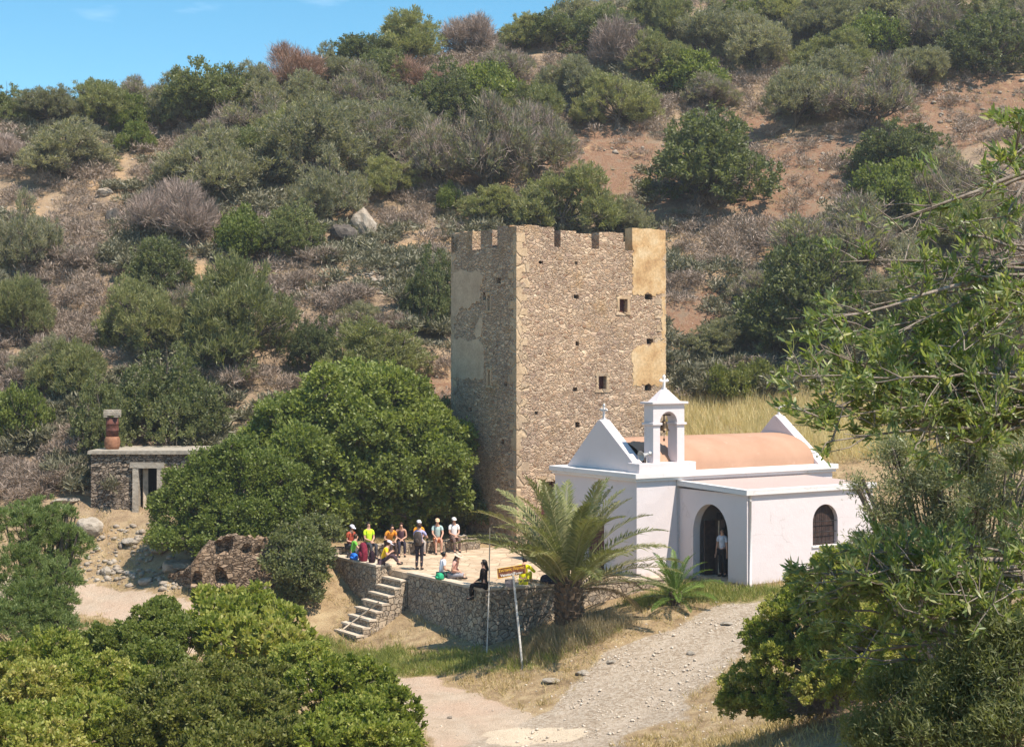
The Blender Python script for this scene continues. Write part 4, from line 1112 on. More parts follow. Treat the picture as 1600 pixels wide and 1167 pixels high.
def place_tree(bx, by, wpx, hpx, kind, label, d=None, group='trees and bushes on the hillside', k=None):
    g = ground_at(bx, by, 70) if d is None else Vector((u_of(bx) * d, d, h(u_of(bx) * d, d)))
    ps = PROTO[kind]; p = ps[(len(trees_xy) if k is None else k) % len(ps)]
    nm, cat = NAMES[kind]
    o = empty(nm, (g.x, g.y, g.z - .05), label, cat, group)
    sx = wpx * g.y / FPX / p[2]; sz = hpx * g.y / FPX / p[3]
    o.scale = (sx * 1.04, sx * 1.04, max(sz * 1.12, .5 * sx)); o.rotation_euler = (0, 0, (len(trees_xy) * 2.399) % 6.283)
    link_mesh('trunk', p[0], o); link_mesh('crown', p[1], o)
    trees_xy.append((g.x, g.y, wpx * g.y / FPX / 2))
    return o
T = [
 # the skyline, from the left
 (12, 196, 95, 60, 'carob', 'dark evergreen on the skyline, first at the left edge of the sky'),
 (75, 200, 110, 66, 'olive', 'grey olive on the skyline beside the dark evergreen at the left edge'),
 (150, 196, 120, 80, 'olive_green', 'green olive on the skyline, second hump from the left'),
 (205, 206, 70, 58, 'mastic', 'dense green mastic under the left skyline trees'),
 (225, 180, 90, 62, 'mixed', 'thin half bare olive on the skyline left of the tallest dark clump'),
 (275, 204, 100, 90, 'olive', 'upright olive at the left shoulder of the tall dark skyline clump'),
 (335, 206, 150, 118, 'carob', 'tall dark skyline tree with black shade beneath it, left half of the ridge'),
 (400, 190, 120, 84, 'olive', 'olive filling the ridge between the tall dark tree and the rusty dead one'),
 (455, 152, 112, 74, 'bare_pink', 'rusty dead tree on the ridge, the left one of the two'),
 (515, 140, 96, 66, 'olive', 'small olive on the ridge just right of the rusty dead tree'),
 (570, 122, 120, 78, 'carob', 'dark tree climbing the ridge left of its highest hump'),
 (645, 96, 150, 88, 'olive_green', 'broad dark green tree making the highest hump of the ridge against the sky'),
 (735, 92, 100, 70, 'bare', 'bare grey tree standing against the sky right of the highest hump'),
 (815, 84, 90, 60, 'olive_green', 'green olive in the dip of the skyline above the tower'),
 (865, 78, 100, 66, 'carob', 'dark tree where the skyline meets the top of the photo'),
 (905, 60, 110, 80, 'olive', 'olive at the top edge just right of the sky'),
 # upper slope
 (395, 232, 130, 86, 'mixed', 'half bare olive below the tall dark skyline tree'),
 (480, 200, 110, 80, 'olive', 'pale olive below the rusty dead tree'),
 (560, 190, 130, 86, 'mixed', 'thin grey olive in the thick of the upper slope left of centre'),
 (650, 160, 110, 72, 'bare_pink', 'rusty half dead tree below the highest hump of the ridge'),
 (690, 200, 130, 100, 'carob', 'round deep green tree in the upper slope above the tower, left'),
 (765, 176, 130, 86, 'mastic', 'wide bright green mastic crown under the bare skyline tree'),
 (790, 140, 90, 70, 'mixed', 'thin grey tree between the bare skyline tree and the dark one beside it'),
 (885, 172, 118, 92, 'olive', 'round olive over a dark hollow, above and right of the tower'),
 (970, 120, 120, 90, 'bare', 'large bare grey tree near the top of the slope, right of the sky'),
 (1030, 70, 120, 90, 'olive_green', 'dark olive at the top edge above the large bare grey tree'),
 (965, 200, 125, 92, 'olive_green', 'spreading olive with dark shade on the bare red earth above the tower'),
 (1075, 152, 130, 74, 'mastic', 'brightest green mastic on the upper right slope'),
 (1110, 172, 100, 56, 'mixed', 'brownish thin olive below the brightest green mastic'),
 (1110, 90, 130, 90, 'olive', 'grey olive at the top edge, above the brightest mastic'),
 (1180, 118, 130, 90, 'olive', 'full grey olive right of the brightest mastic, upper slope'),
 (1200, 60, 130, 80, 'olive_green', 'olive cut by the top edge right of centre'),
 (1285, 70, 130, 80, 'olive', 'pale olive at the top edge in the right part of the slope'),
 (1240, 200, 140, 104, 'olive', 'rounded grey olive standing on red earth beside the wide silver one'),
 (1355, 210, 160, 120, 'mixed', 'wide silver grey olive above the dark carob on the right slope'),
 (1300, 120, 120, 76, 'olive_green', 'olive behind the wide silver grey olive'),
 (1370, 90, 120, 80, 'mastic', 'green mastic near the top right, below the pale top edge olive'),
 (1385, 50, 120, 70, 'olive', 'olive at the top edge, third from the right corner'),
 (1450, 90, 130, 90, 'mixed', 'thin grey olive above the raw red bank'),
 (1545, 118, 160, 104, 'carob', 'big dark olive crowned tree over the raw red bank at the right edge'),
 (1480, 40, 130, 70, 'olive_green', 'olive cut by the top edge, second from the right corner'),
 (1580, 50, 130, 70, 'olive', 'olive in the top right corner'),
 # middle slope, left of the tower
 (112, 282, 150, 84, 'olive', 'lone wide olive on the open slope below the left skyline'),
 (212, 238, 62, 46, 'mastic', 'small round green mastic under the left skyline trees'),
 (20, 262, 90, 50, 'bare', 'bare straw coloured bush at the left edge under the skyline'),
 (325, 312, 165, 112, 'olive', 'large silvery olive above the bare brown tree on the left slope'),
 (405, 268, 110, 88, 'carob', 'dark evergreen squeezed between two big silvery olives, left of centre'),
 (490, 292, 190, 128, 'olive', 'largest silvery olive of the left slope with warm brown tips'),
 (610, 268, 120, 90, 'mixed', 'thin olive between the largest silvery olive and the twiggy giant'),
 (515, 352, 130, 112, 'olive', 'grey olive standing left of the big pale boulder'),
 (615, 316, 110, 70, 'olive_green', 'low spreading green olive above the big pale boulder'),
 (690, 300, 130, 110, 'mixed', 'twiggy olive above the tower, left one of three'),
 (755, 308, 170, 160, 'mixed', 'tallest twiggy grey olive directly above the tower, with dark branches'),
 (835, 282, 130, 118, 'mixed', 'twiggy olive with a black leaning trunk, above the tower on the right'),
 (702, 336, 46, 50, 'mastic', 'small upright green bush on the slope just above the tower'),
 (760, 352, 120, 60, 'olive_green', 'low sage bush close behind the left battlements'),
 (886, 366, 155, 112, 'olive_green', 'spreading olive with a forked trunk right behind the battlements'),
 (975, 372, 90, 60, 'olive', 'pale olive bush behind the right battlements'),
 (272, 382, 140, 98, 'bare', 'bare brown tree with arching trunk on the left slope'),
 (45, 434, 110, 124, 'olive', 'tall grey olive at the left edge halfway up'),
 (35, 546, 95, 126, 'olive_green', 'grey green olive at the left edge above the hut'),
 (255, 462, 112, 92, 'carob', 'dark carob below the bare brown tree'),
 (382, 402, 110, 88, 'mastic', 'bright mastic right of the bare brown tree'),
 (455, 402, 120, 82, 'carob', 'low dark carob left of the big pale boulder'),
 (380, 588, 205, 184, 'olive_green', 'great round dark green tree in the middle of the left slope'),
 (215, 560, 150, 132, 'olive_green', 'green tree with a leaning black trunk above the stone hut'),
 (110, 640, 130, 116, 'olive_green', 'loose green tree up the slope left of the hut chimney'),
 (160, 716, 110, 130, 'carob', 'deep green shrubby tree rising behind the hut chimney'),
 (262, 690, 170, 140, 'carob', 'dark spreading tree with a shaded hollow behind the hut'),
 (30, 706, 110, 110, 'mastic', 'green bush at the left edge level with the hut roof'),
 (488, 592, 76, 106, 'carob', 'narrow dark bush beside the great round tree'),
 (600, 606, 195, 112, 'olive_green', 'flat topped olive just left of the tower'),
 (675, 516, 84, 124, 'carob', 'dark tree half hidden behind the left edge of the tower'),
 # right of the tower
 (1090, 322, 222, 150, 'carob', 'big round dark tree alone on the red slope right of the tower'),
 (1412, 286, 150, 108, 'carob', 'rich green carob above a bright mastic on the right slope'),
 (1395, 346, 150, 92, 'mastic', 'bright mastic in front of the rich green carob'),
 (1300, 432, 210, 128, 'mixed', 'grey feathery olive over the darkest thicket, right'),
 (1280, 548, 230, 176, 'carob', 'darkest big thicket on the slope right of the chapel'),
 (1215, 556, 120, 66, 'olive_green', 'low grey green bush at the foot of the darkest thicket'),
 (1420, 540, 160, 150, 'olive', 'grey olive behind the near lance leaved branches'),
 (1510, 400, 150, 110, 'olive_green', 'olive behind the bare twigs at the right edge'),
 (1540, 560, 170, 150, 'olive', 'olive low on the right slope behind the near branches'),
 (455, 246, 120, 84, 'olive_green', 'olive wedged above the largest silvery olive of the left slope'),
 (540, 236, 120, 86, 'olive', 'soft grey olive between the largest silvery olive and the thick upper slope'),
 (620, 232, 130, 92, 'olive', 'grey olive under the round deep green tree, upper slope left of centre'),
 (600, 160, 110, 80, 'carob', 'dark tree just below the rusty half dead tree'),
 (330, 256, 100, 64, 'mixed', 'thin low olive behind the large silvery olive of the left slope'),
 (830, 210, 120, 84, 'olive_green', 'green olive just above the twiggy giant over the tower'),
 (1030, 130, 110, 80, 'olive_green', 'olive left of the brightest green mastic, upper right slope'),
 (935, 92, 120, 84, 'carob', 'dark evergreen between the sky and the large bare grey tree'),
 (1150, 62, 110, 70, 'carob', 'dark evergreen at the top edge right of centre'),
 (1340, 30, 120, 70, 'carob', 'dark evergreen touching the top edge, right half'),
 (1300, 160, 130, 80, 'olive', 'grey olive above and left of the wide silver grey olive'),
 (1430, 140, 110, 70, 'olive', 'small olive right of the wide silver grey olive, by the raw bank'),
 (1590, 80, 120, 80, 'mixed', 'thin olive at the right edge near the top corner'),
 (300, 540, 110, 90, 'mixed', 'thin grey bush between the leaning trunk tree and the great round one'),
 (560, 520, 80, 50, 'olive', 'low grey olive bush on the open slope left of the tower'),
 (1130, 560, 120, 56, 'olive', 'low grey bush on the slope just right of the tower'),
 (1180, 480, 90, 56, 'mixed', 'thin grey bush right of the tower top, beside the darkest thicket'),
 (1470, 330, 130, 90, 'mixed', 'thin olive right of the bright mastic on the right slope'),
 (70, 610, 110, 80, 'olive', 'grey olive bush at the left, above the bush level with the hut roof'),
 (1175, 630, 150, 54, 'lowcarob', 'long low dark bush behind the strip of ripe oats'),
]
def mk_low(g):
    lb = [(x + g.normal(0, .1), g.normal(0, .35), .45 + g.uniform(-.1, .2), g.uniform(.5, .7)) for x in np.linspace(-2.1, 2.1, 9)]
    return plant_meshes('l', g, lb, (0, 0, 0), M['lentisk'], M['bark'], 420, 32, .12, .04, .9, .09, .6, (.6, 1.06), -.6, .9, .06, 5, 4) + (5.2, 1.3)
proto('lowcarob', 1, mk_low); NAMES['lowcarob'] = ('mastic_bush', 'bush')
for t in T: place_tree(*t)

# ---- low thorny scrub: every clump that shows large is a bush of its own, the far small rest is one mass
def mk_scrub(mat, tw, lf):
    def f(g):
        lb = [(g.normal(0, .32), g.normal(0, .32), g.uniform(.12, .36), g.uniform(.24, .42)) for _ in range(6)]
        C, A, vt = tufts(g, lb, 95, (.1, 1.0), -.1, .7, .8)
        V, F, v = leaves(g, C, A, 18, .20, .0085 if tw else .02, .65, .05, vt=vt)
        return V, F, v
    return f
g0 = np.random.default_rng(77)
SCR = [mk_scrub(M['scrub'], 1, 0)(g0) for _ in range(5)]
SCG = [mk_scrub(M['scrub_green'], 0, 1)(g0) for _ in range(3)]
def mk_low_scrub(tw):
    def f(g):
        lb = [(g.normal(0, .32), g.normal(0, .32), g.uniform(.12, .36), g.uniform(.24, .42)) for _ in range(6)]
        C, A, vt = tufts(g, lb, 27, (.1, 1.0), -.1, .7, .8)
        return leaves(g, C, A, 10, .25, .015 if tw else .03, .7, .07, vt=vt)
    return f
SLR = [mk_low_scrub(1)(g0) for _ in range(3)]; SLG = [mk_low_scrub(0)(g0) for _ in range(3)]
scr_me = [np_mesh('thorn_bush', V, F, M['scrub'], False, {'v': v}) for V, F, v in SCR]
scg_me = [np_mesh('sage_bush', V, F, M['scrub_green'], False, {'v': v}) for V, F, v in SCG]
cand = []
gs = np.random.default_rng(12)
while len(cand) < 6800:
    y = gs.uniform(71, 165); x = gs.uniform(-.37, .37) * y
    if y < 79 and (x > -14.5 or -20.8 < x < -14.5 and y < 79 or h(x, y) < 1.7): continue
    px = 800 + FPX * x / y
    if inside(np.array([x]), np.array([y]), TERR_POLY)[0]: continue
    zc = h(x, y)
    if (zc - CZ) / y > .26: continue
    dn = float(fbm(np.array([x]), np.array([y]), 7, 61)[0])
    i_ = np.abs(gx - x).argmin(); j_ = np.abs(gy - y).argmin()
    p = np.clip((dn - .30) * 4.5, .2, 1) * (1 - .72 * min(1, a_red[j_, i_] * 1.3))
    if y < 88 and 6 < x < 22: p = 0
    if gs.uniform() < p: cand.append((x, y, zc, gs.uniform(.65, 1.5)))
cand.sort(key=lambda c: -c[3] / c[1])
n_th = n_sg = 0
for k, (x, y, z, s) in enumerate(cand[:330]):
    sg = (float(fbm(np.array([x]), np.array([y]), 5, 71)[0]) > .56)
    if sg: o = link_mesh('sage_bush', scg_me[k % 3]); tag(o, 'low grey green sage bush among thorn bushes on the dry slope', 'bush', 'sage bushes on the slope'); n_sg += 1
    else: o = link_mesh('thorn_bush', scr_me[k % 5]); tag(o, 'low leafless grey thorn bush on the dry slope', 'bush', 'thorn bushes on the slope'); n_th += 1
    s *= 1.25
    o.location = (x, y, z - .05); o.scale = (s * 1.15, s * 1.15, s); o.rotation_euler = (0, 0, (k * 2.4) % 6.28)
Vs, Fs, vs, mi, off = [], [], [], [], 0
for k, (x, y, z, s) in enumerate(cand[330:]):
    sg = (float(fbm(np.array([x]), np.array([y]), 5, 71)[0]) > .56)
    V, F, v = (SLG if sg else SLR)[k % 3]
    a = k * 2.4; c_, s_ = math.cos(a), math.sin(a); s *= 1.2
    Q = np.c_[V[:, 0] * c_ - V[:, 1] * s_, V[:, 0] * s_ + V[:, 1] * c_, V[:, 2] * .9] * s + np.array([x, y, z - .03])
    Vs.append(Q); Fs.append(F + off); vs.append(v); mi.append(np.full(len(F), int(sg))); off += len(Q)
um = np_mesh('undergrowth', np.concatenate(Vs), np.concatenate(Fs), [M['scrub'], M['scrub_green']], False, {'v': np.concatenate(vs)}, np.concatenate(mi))
tag(link_mesh('undergrowth', um), kind='stuff')

# ---- plants with crowns of their own, drawn lobe by lobe
def lobed(name, cat, label, lobes_px, base, mat, bark, per, K, l, w, group=None, dj=.6, seed=1, bud=5, **kw):
    """lobes_px: (px, py, radius px, depth)"""
    g = np.random.default_rng(seed); lb = []
    for (px, py, rp, d) in lobes_px:
        p = at(px, py, d); lb.append((p.x, p.y + g.uniform(-dj, dj), p.z, rp * d / FPX))
        b0_ = lb[-1]
        for _ in range(bud):                          # budding smaller lobes break the outline
            q = unit(g.normal(size=3) + np.array([0, -.25, .45])) * b0_[3] * g.uniform(.7, 1.0)
            lb.append((b0_[0] + q[0], b0_[1] + q[1], b0_[2] + q[2] * .85, b0_[3] * g.uniform(.22, .46)))
    bx, by = base; bz = h(bx, by)
    o = empty(name, (bx, by, bz), label, cat, group)
    lb = [(a - bx, b - by, c - bz, r) for a, b, c, r in lb]
    n = int(per * sum(r * r for *_, r in lb))
    tm, cm = plant_meshes(name, g, lb, (0, 0, 0), mat, bark, n, K, l, w, **kw)
    link_mesh('trunk', tm, o); link_mesh('crown', cm, o)
    return o
fig = [(470, 705, 48, 73), (425, 755, 40, 72.5), (480, 650, 40, 74), (520, 622, 52, 75.4), (600, 612, 46, 75.4), (452, 662, 52, 74.4), (560, 672, 60, 73.9), (640, 672, 55, 75.4), (692, 722, 44, 75.4), (622, 742, 58, 73.9), (540, 742, 58, 73.4), (466, 735, 50, 73.4),
       (412, 695, 36, 74.4), (505, 792, 48, 73.4), (580, 797, 46, 73.9), (650, 785, 42, 74.9), (702, 775, 34, 76.4), (440, 790, 36, 73.4), (545, 832, 30, 76.6), (600, 838, 34, 76.8), (668, 826, 32, 77.4), (722, 828, 26, 78.4), (715, 690, 26, 76.4), (560, 600, 40, 77.4), (640, 625, 36, 77.4)]
lobed('fig_tree', 'tree', 'big leafy bright green tree left of the tower, shading the seated people', fig, (-9.6, 75.0), M['fig'], M['bark_pale'], 62, 34, .20, .062, seed=3, dj=.9, spread=.9, jit=.13, up=.35, shell=(.55, 1.08), r0=.20, stems=4, twigs=3)
lent = [(268, 802, 38, 68.5), (330, 772, 46, 69), (300, 838, 34, 68), (392, 742, 46, 69.5), (352, 822, 44, 68.3), (420, 800, 46, 68.5), (248, 842, 22, 68), (372, 706, 30, 70), (332, 728, 34, 69.8), (292, 762, 34, 69.5), (436, 752, 36, 69.5), (392, 838, 34, 68), (264, 846, 22, 67.6), (320, 855, 20, 67.6)]
lobed('lentisk_tree', 'tree', 'dense dark olive green lentisk mound left of the bright leafy tree', lent, (-12.6, 69.0), M['lentisk_tree'], M['bark'], 85, 34, .13, .045, seed=4, spread=.9, jit=.10, up=.6, r0=.12, stems=4, twigs=3)
under = [(505, 835, 30, 68.5), (468, 838, 30, 68), (470, 895, 42, 66.4), (492, 868, 30, 67), (446, 868, 32, 67), (480, 925, 24, 66), (455, 925, 24, 66)]
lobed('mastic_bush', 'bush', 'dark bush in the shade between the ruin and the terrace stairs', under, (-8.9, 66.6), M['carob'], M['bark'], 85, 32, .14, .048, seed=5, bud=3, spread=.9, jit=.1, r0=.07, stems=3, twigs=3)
bk = [(620, 650, 40, 80), (670, 660, 42, 80), (690, 705, 34, 80), (640, 630, 30, 81), (722, 775, 32, 77.2), (690, 808, 36, 77), (742, 808, 24, 76)]
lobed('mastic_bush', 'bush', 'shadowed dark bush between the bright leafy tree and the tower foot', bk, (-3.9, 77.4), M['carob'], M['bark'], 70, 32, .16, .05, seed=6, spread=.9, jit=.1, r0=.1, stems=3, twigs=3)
# foreground bushes on the left
fd = lambda y: float(np.interp(y, [900, 960, 1060, 1167, 1230], [46, 43, 37, 31, 28]))
def FL(*pts): return [(x, y, r, fd(y + r * .35)) for x, y, r in pts]
FG = 'green bushes in the foreground'
kw = dict(spread=.62, jit=.035, up=.8, shell=(.45, 1.2), zmin=-.35, r0=.06, stems=5, twigs=5, twr=.007, bud=6)
lobed('mastic_bush', 'bush', 'rounded bright green bush at the bottom, reaching to the dirt road', FL((560, 1075, 52), (602, 1122, 50), (505, 1085, 56), (620, 1165, 34), (545, 1150, 60), (470, 1050, 46), (590, 1180, 60), (520, 1190, 60)), (-3.7, 37.5), M['fore'], M['bark'], 300, 44, .085, .026, FG, .3, 11, **kw)
lobed('mastic_bush', 'bush', 'yellowish green bush at the bottom beside the thin white stake', FL((330, 1085, 62), (262, 1110, 62), (392, 1125, 62), (305, 1150, 66), (430, 1172, 60), (215, 1160, 52), (350, 1185, 60), (410, 1075, 46)), (-6.6, 37), M['lentisk'], M['bark'], 300, 44, .085, .026, FG, .3, 12, **kw)
lobed('mastic_bush', 'bush', 'deep green bush filling the bottom left corner', FL((60, 1105, 66), (130, 1085, 62), (25, 1160, 66), (130, 1150, 66), (185, 1090, 52), (75, 1040, 56), (15, 1060, 50), (70, 1190, 60)), (-12.2, 38), M['fore'], M['bark'], 300, 44, .085, .026, FG, .3, 13, **kw)
lobed('mastic_bush', 'bush', 'dark round bush with one pointed top above the sandy road', FL((245, 985, 44), (200, 1015, 42), (285, 1010, 44), (255, 955, 24), (160, 1010, 34), (240, 1045, 50)), (-9.7, 42.5), M['mastic'], M['bark'], 300, 42, .085, .027, FG, .3, 14, **kw)
lobed('broadleaf_shrub', 'bush', 'pale green broad leaved shrub with upright shoots below the ruin', FL((335, 975, 42), (395, 968, 44), (440, 985, 38), (365, 1010, 48), (430, 1020, 46), (470, 1015, 30), (325, 940, 20), (405, 930, 18), (360, 935, 16)), (-7.4, 43), M['fore'], M['bark_pale'], 190, 22, .15, .042, FG, .3, 15, **{**kw, 'spread': .6, 'up': 1.1})
lobed('olive_bush', 'bush', 'tall grey green feathery bush at the left edge, lower left', [(30, 835, 48, 43), (82, 862, 46, 43), (58, 805, 30, 43.5), (18, 900, 50, 42), (92, 905, 38, 42), (110, 838, 20, 43), (40, 950, 46, 41), (85, 945, 34, 41.5), (10, 985, 46, 40), (85, 990, 40, 40.5), (105, 805, 12, 43.4)], (-13.2, 43.5), M['tamarisk'], M['bark'], 230, 40, .12, .011, FG, .3, 16, **{**kw, 'up': 1.0, 'spread': .6})
# right: lentisk bank beside the track
RG = 'bushes on the right bank'
rb = [(1180, 1085, 50, 38), (1240, 1040, 56, 37), (1205, 1005, 42, 38), (1262, 965, 48, 37), (1330, 1010, 58, 35), (1158, 1105, 30, 38.5), (1300, 1075, 50, 35), (1340, 935, 54, 35), (1250, 915, 26, 38), (1318, 890, 38, 36), (1232, 1100, 36, 37), (1385, 1000, 56, 33), (1400, 910, 50, 34), (1440, 960, 56, 32), (1215, 950, 24, 38.5), (1450, 1020, 56, 30), (1530, 970, 60, 28), (1590, 930, 56, 27), (1500, 905, 50, 30), (1400, 1060, 50, 31), (1560, 1030, 60, 27), (1340, 1065, 40, 33)]
lobed('lentisk_bush', 'bush', 'thick dark green bank of lentisk beside the gravel track', rb, (7.6, 38.5), M['fore'], M['bark'], 300, 44, .078, .024, RG, .3, 17, **kw)
lobed('mastic_bush', 'bush', 'shaded bush filling the bottom right corner under the lance leaved branches', [(1520, 1040, 50, 9.3), (1590, 1010, 50, 9.0), (1420, 1100, 56, 9.6), (1500, 1100, 66, 9.2), (1572, 1060, 60, 9.0), (1362, 1140, 40, 9.8), (1590, 1140, 60, 8.8), (1450, 1150, 56, 9.2), (1390, 1180, 50, 9.4), (1530, 1180, 60, 8.9)], (3.0, 9.3), M['carob'], M['bark'], 1500, 40, .05, .0045, RG, .1, 18, **{**kw, 'jit': .04, 'spread': .9, 'r0': .02, 'twr': .003, 'shell': (.2, 1.1), 'bud': 2, 'twigs': 10})  # dark leaf tone puts the corner's shade into the colour
lobed('olive_bush', 'bush', 'fine leaved grey olive behind the lance leaved branches, hiding the annex end', [(1420, 765, 52, 17), (1500, 745, 62, 16.5), (1562, 800, 62, 16), (1455, 835, 54, 16.5), (1530, 690, 54, 16.5), (1592, 720, 46, 16), (1385, 805, 36, 17), (1405, 712, 34, 17), (1520, 870, 60, 16), (1590, 890, 50, 16), (1345, 760, 16, 17), (1350, 850, 24, 17)], (5.2, 16.8), M['olive_near'], M['bark_pale'], 560, 40, .065, .0062, RG, .25, 19, **{**kw, 'up': .5, 'spread': .8, 'jit': .06, 'shell': (.2, 1.1), 'twigs': 9, 'r0': .05, 'bud': 2})
def mk_twig_ball(px, py, d, r, label, mat, seed):
    g = np.random.default_rng(seed); p = at(px, py, d); z = h(p.x, p.y)
    lb = [(g.normal(0, r * .35), g.normal(0, r * .35), r * g.uniform(.3, .7), r * g.uniform(.5, .7)) for _ in range(7)]
    C, A, vt = tufts(g, lb, 260, (.1, 1), -.2, .6)
    V, F, v = leaves(g, C, A, 22, r * .5, .006, .6, .05, vt=vt)
    o = link_mesh('thorn_bush', np_mesh('thorn_bush', V, F, mat, False, {'v': v})); o.location = (p.x, p.y, z)
    tag(o, label, 'bush')
mk_twig_ball(1275, 1130, 36.5, .75, 'round pale grey twiggy bush at the foot of the lentisk bank', M['scrub'], 3)

# ---- the near shrub with lance leaves reaching in from the right
def lance(g, C, A, K, l, w, spread):
    n = len(C); C = np.repeat(C, K, 0); Ax = np.repeat(A, K, 0)
    d = unit(Ax + g.normal(0, spread, Ax.shape)); b = C + g.normal(0, .012, C.shape) - Ax * g.uniform(0, .10, (len(C), 1))
    ll = l * (1 + .4 * g.uniform(-1, 1, (len(C), 1))); ww = w * (1 + .3 * g.uniform(-1, 1, (len(C), 1)))
    s = unit(np.cross(d, g.normal(size=d.shape))); nn = np.cross(s, d); dr = nn * ll * g.uniform(-.12, .12, (len(C), 1))
    P = [b, b + d * ll * .35 + s * ww, b + d * ll * .35 - s * ww, b + d * ll * .72 + s * ww * .75 + dr * .5, b + d * ll * .72 - s * ww * .75 + dr * .5, b + d * ll + dr]
    V = np.stack(P, 1).reshape(-1, 3); o = np.arange(len(C))[:, None] * 6
    t = np.concatenate([o + np.array([[0, 2, 1]]), o + np.array([[3, 4, 5]])]); q = o + np.array([[1, 2, 4, 3]])
    tv = np.repeat(g.uniform(0, 1, n), K); v = np.clip(tv * .35 + g.uniform(0, 1, len(C)) ** 1.3 * .65, 0, 1)
    return V, t, q, np.repeat(v, 6)
def lance_shrub():
    g = np.random.default_rng(21)
    bx, by = 4.75, 10.6; bz = h(bx, by)
    o = empty('lance_leaf_shrub', (bx, by, bz), 'tall shrub with glossy lance leaves and bare grey twigs reaching in from the right edge', 'shrub')
    base = np.array([bx, by, bz])
    tg = [(1395, 345, 9.8, .5), (1345, 410, 9.6, .3), (1300, 500, 9.4, .9), (1262, 585, 9.2, 1), (1275, 640, 9.2, 1), (1330, 565, 9.8, 1), (1400, 455, 9.5, .5), (1370, 525, 9.8, .9), (1450, 355, 10, .5), (1480, 505, 10, .8), (1505, 425, 9.3, .3), (1540, 300, 10, .4), (1585, 180, 8.9, 1), (1590, 250, 9, .8), (1560, 600, 9.2, 1), (1480, 640, 9.5, 1), (1420, 620, 9.2, 1), (1365, 665, 9.2, .8), (1300, 690, 9.4, .5), (1440, 690, 9.2, .6), (1530, 660, 10, .8), (1598, 480, 9.2, .8), (1600, 640, 9.2, 1), (1420, 560, 9.5, .9), (1540, 520, 9.4, .9), (1500, 580, 9.6, 1), (1340, 620, 9.6, 1), (1310, 600, 9.9, 1),
          (1330, 860, 9.6, 1), (1285, 905, 9.4, 1), (1255, 895, 9.4, .6), (1400, 870, 9.3, 1), (1460, 880, 9.2, 1), (1520, 900, 9.3, 1), (1590, 860, 9.2, 1), (1350, 930, 9.9, 1), (1450, 945, 9.6, 1), (1550, 960, 9.5, 1), (1410, 950, 9.5, 1), (1500, 960, 9.7, 1), (1590, 980, 9.2, .8), (1330, 1010, 9.8, .5), (1400, 1060, 9.7, .3), (1480, 1040, 9.6, .3), (1560, 1040, 9.4, .3), (1300, 950, 9.8, .8), (1590, 760, 9.4, .8), (1570, 340, 9.6, .5), (1440, 420, 9.7, .3), (1380, 600, 9.7, .9), (1460, 590, 9.4, .9), (1530, 440, 9.9, .5), (1290, 545, 9.3, 1), (1350, 590, 9.1, 1), (1310, 650, 9.5, 1), (1400, 520, 9.9, .9), (1440, 550, 9.3, 1), (1390, 640, 9.0, 1), (1490, 545, 9.2, 1), (1545, 645, 9.0, 1), (1275, 560, 9.5, .9), (1500, 690, 9.1, 1), (1350, 900, 9.2, 1), (1420, 910, 9.1, 1), (1490, 930, 9.0, 1), (1310, 930, 9.6, 1)]
    Vs, Fs, off = [], [], 0
    def add(p, r, n=5):
        nonlocal off
        V, F = tube_np(p, r, n); Vs.append(V); Fs.append(F + off); off += len(V)
    # a few grey stems fan out of the ground and the branches leave them
    heads = [at(1690, 640, 10.2), at(1740, 430, 10.0), at(1680, 900, 10.0), at(1660, 250, 9.6), at(1640, 1040, 9.8)]
    heads = [np.array(p) for p in heads]
    for hd in heads:
        m1 = base * .5 + hd * .5 + g.normal(0, .12, 3); add([base + g.normal(0, .12, 3) * [1, 1, 0] - [0, 0, .2], m1, hd], [.055, .042, .026], 7)
    C, A = [], []
    for (px, py, d, leafy) in tg:
        for rep in range(2):
            t = np.array(at(px + g.normal(0, 14) * rep, py + g.normal(0, 14) * rep, d + g.normal(0, .35)))
            hd = heads[int(np.argmin([np.linalg.norm((hh - t) * [.5, 1, 1.4]) for hh in heads]))]
            vec = t - hd; ln = np.linalg.norm(vec)
            m1 = hd + vec * .4 + g.normal(0, .07, 3) * ln + np.array([0, 0, .05 * ln]); m2 = hd + vec * .75 + g.normal(0, .045, 3) * ln
            ts = np.linspace(0, 1, 9)[:, None]
            pts = (1 - ts) ** 3 * hd + 3 * (1 - ts) ** 2 * ts * m1 + 3 * (1 - ts) * ts ** 2 * m2 + ts ** 3 * t
            pts += g.normal(0, .008, pts.shape)
            add(pts, np.linspace(.017, .0035, 9) * (1.15 if rep == 0 else .8))
            for k in range(7 if rep else 8):
                i = g.integers(4, 9); p = pts[min(i, 8)]
                dv = unit(unit(vec) * .6 + g.normal(0, .55, 3) + np.array([0, 0, .25])); l_ = g.uniform(.10, .34)
                e = p + dv * l_; add([p, p + dv * l_ * .5 + g.normal(0, .015, 3), e], [.005, .0035, .002], 4)
                if g.uniform() < leafy: C.append(e); A.append(unit(dv + np.array([0, 0, .45])))
            for k in range(4):
                if g.uniform() < leafy * .8: i = g.integers(5, 9); C.append(pts[i]); A.append(unit(unit(vec) + g.normal(0, .4, 3) + np.array([0, 0, .4])))
    V, F = np.concatenate(Vs), np.concatenate(Fs)
    link_mesh('branches', np_mesh('branches', V - base, F, M['bark_pale'], True), o)
    V, t, q, v = lance(g, np.array(C), np.array(A), 24, .066, .0078, .55)
    link_mesh('crown', np_mesh('crown', V - base, [t, q], M['oleander'], False, {'v': v}), o)
lance_shrub()
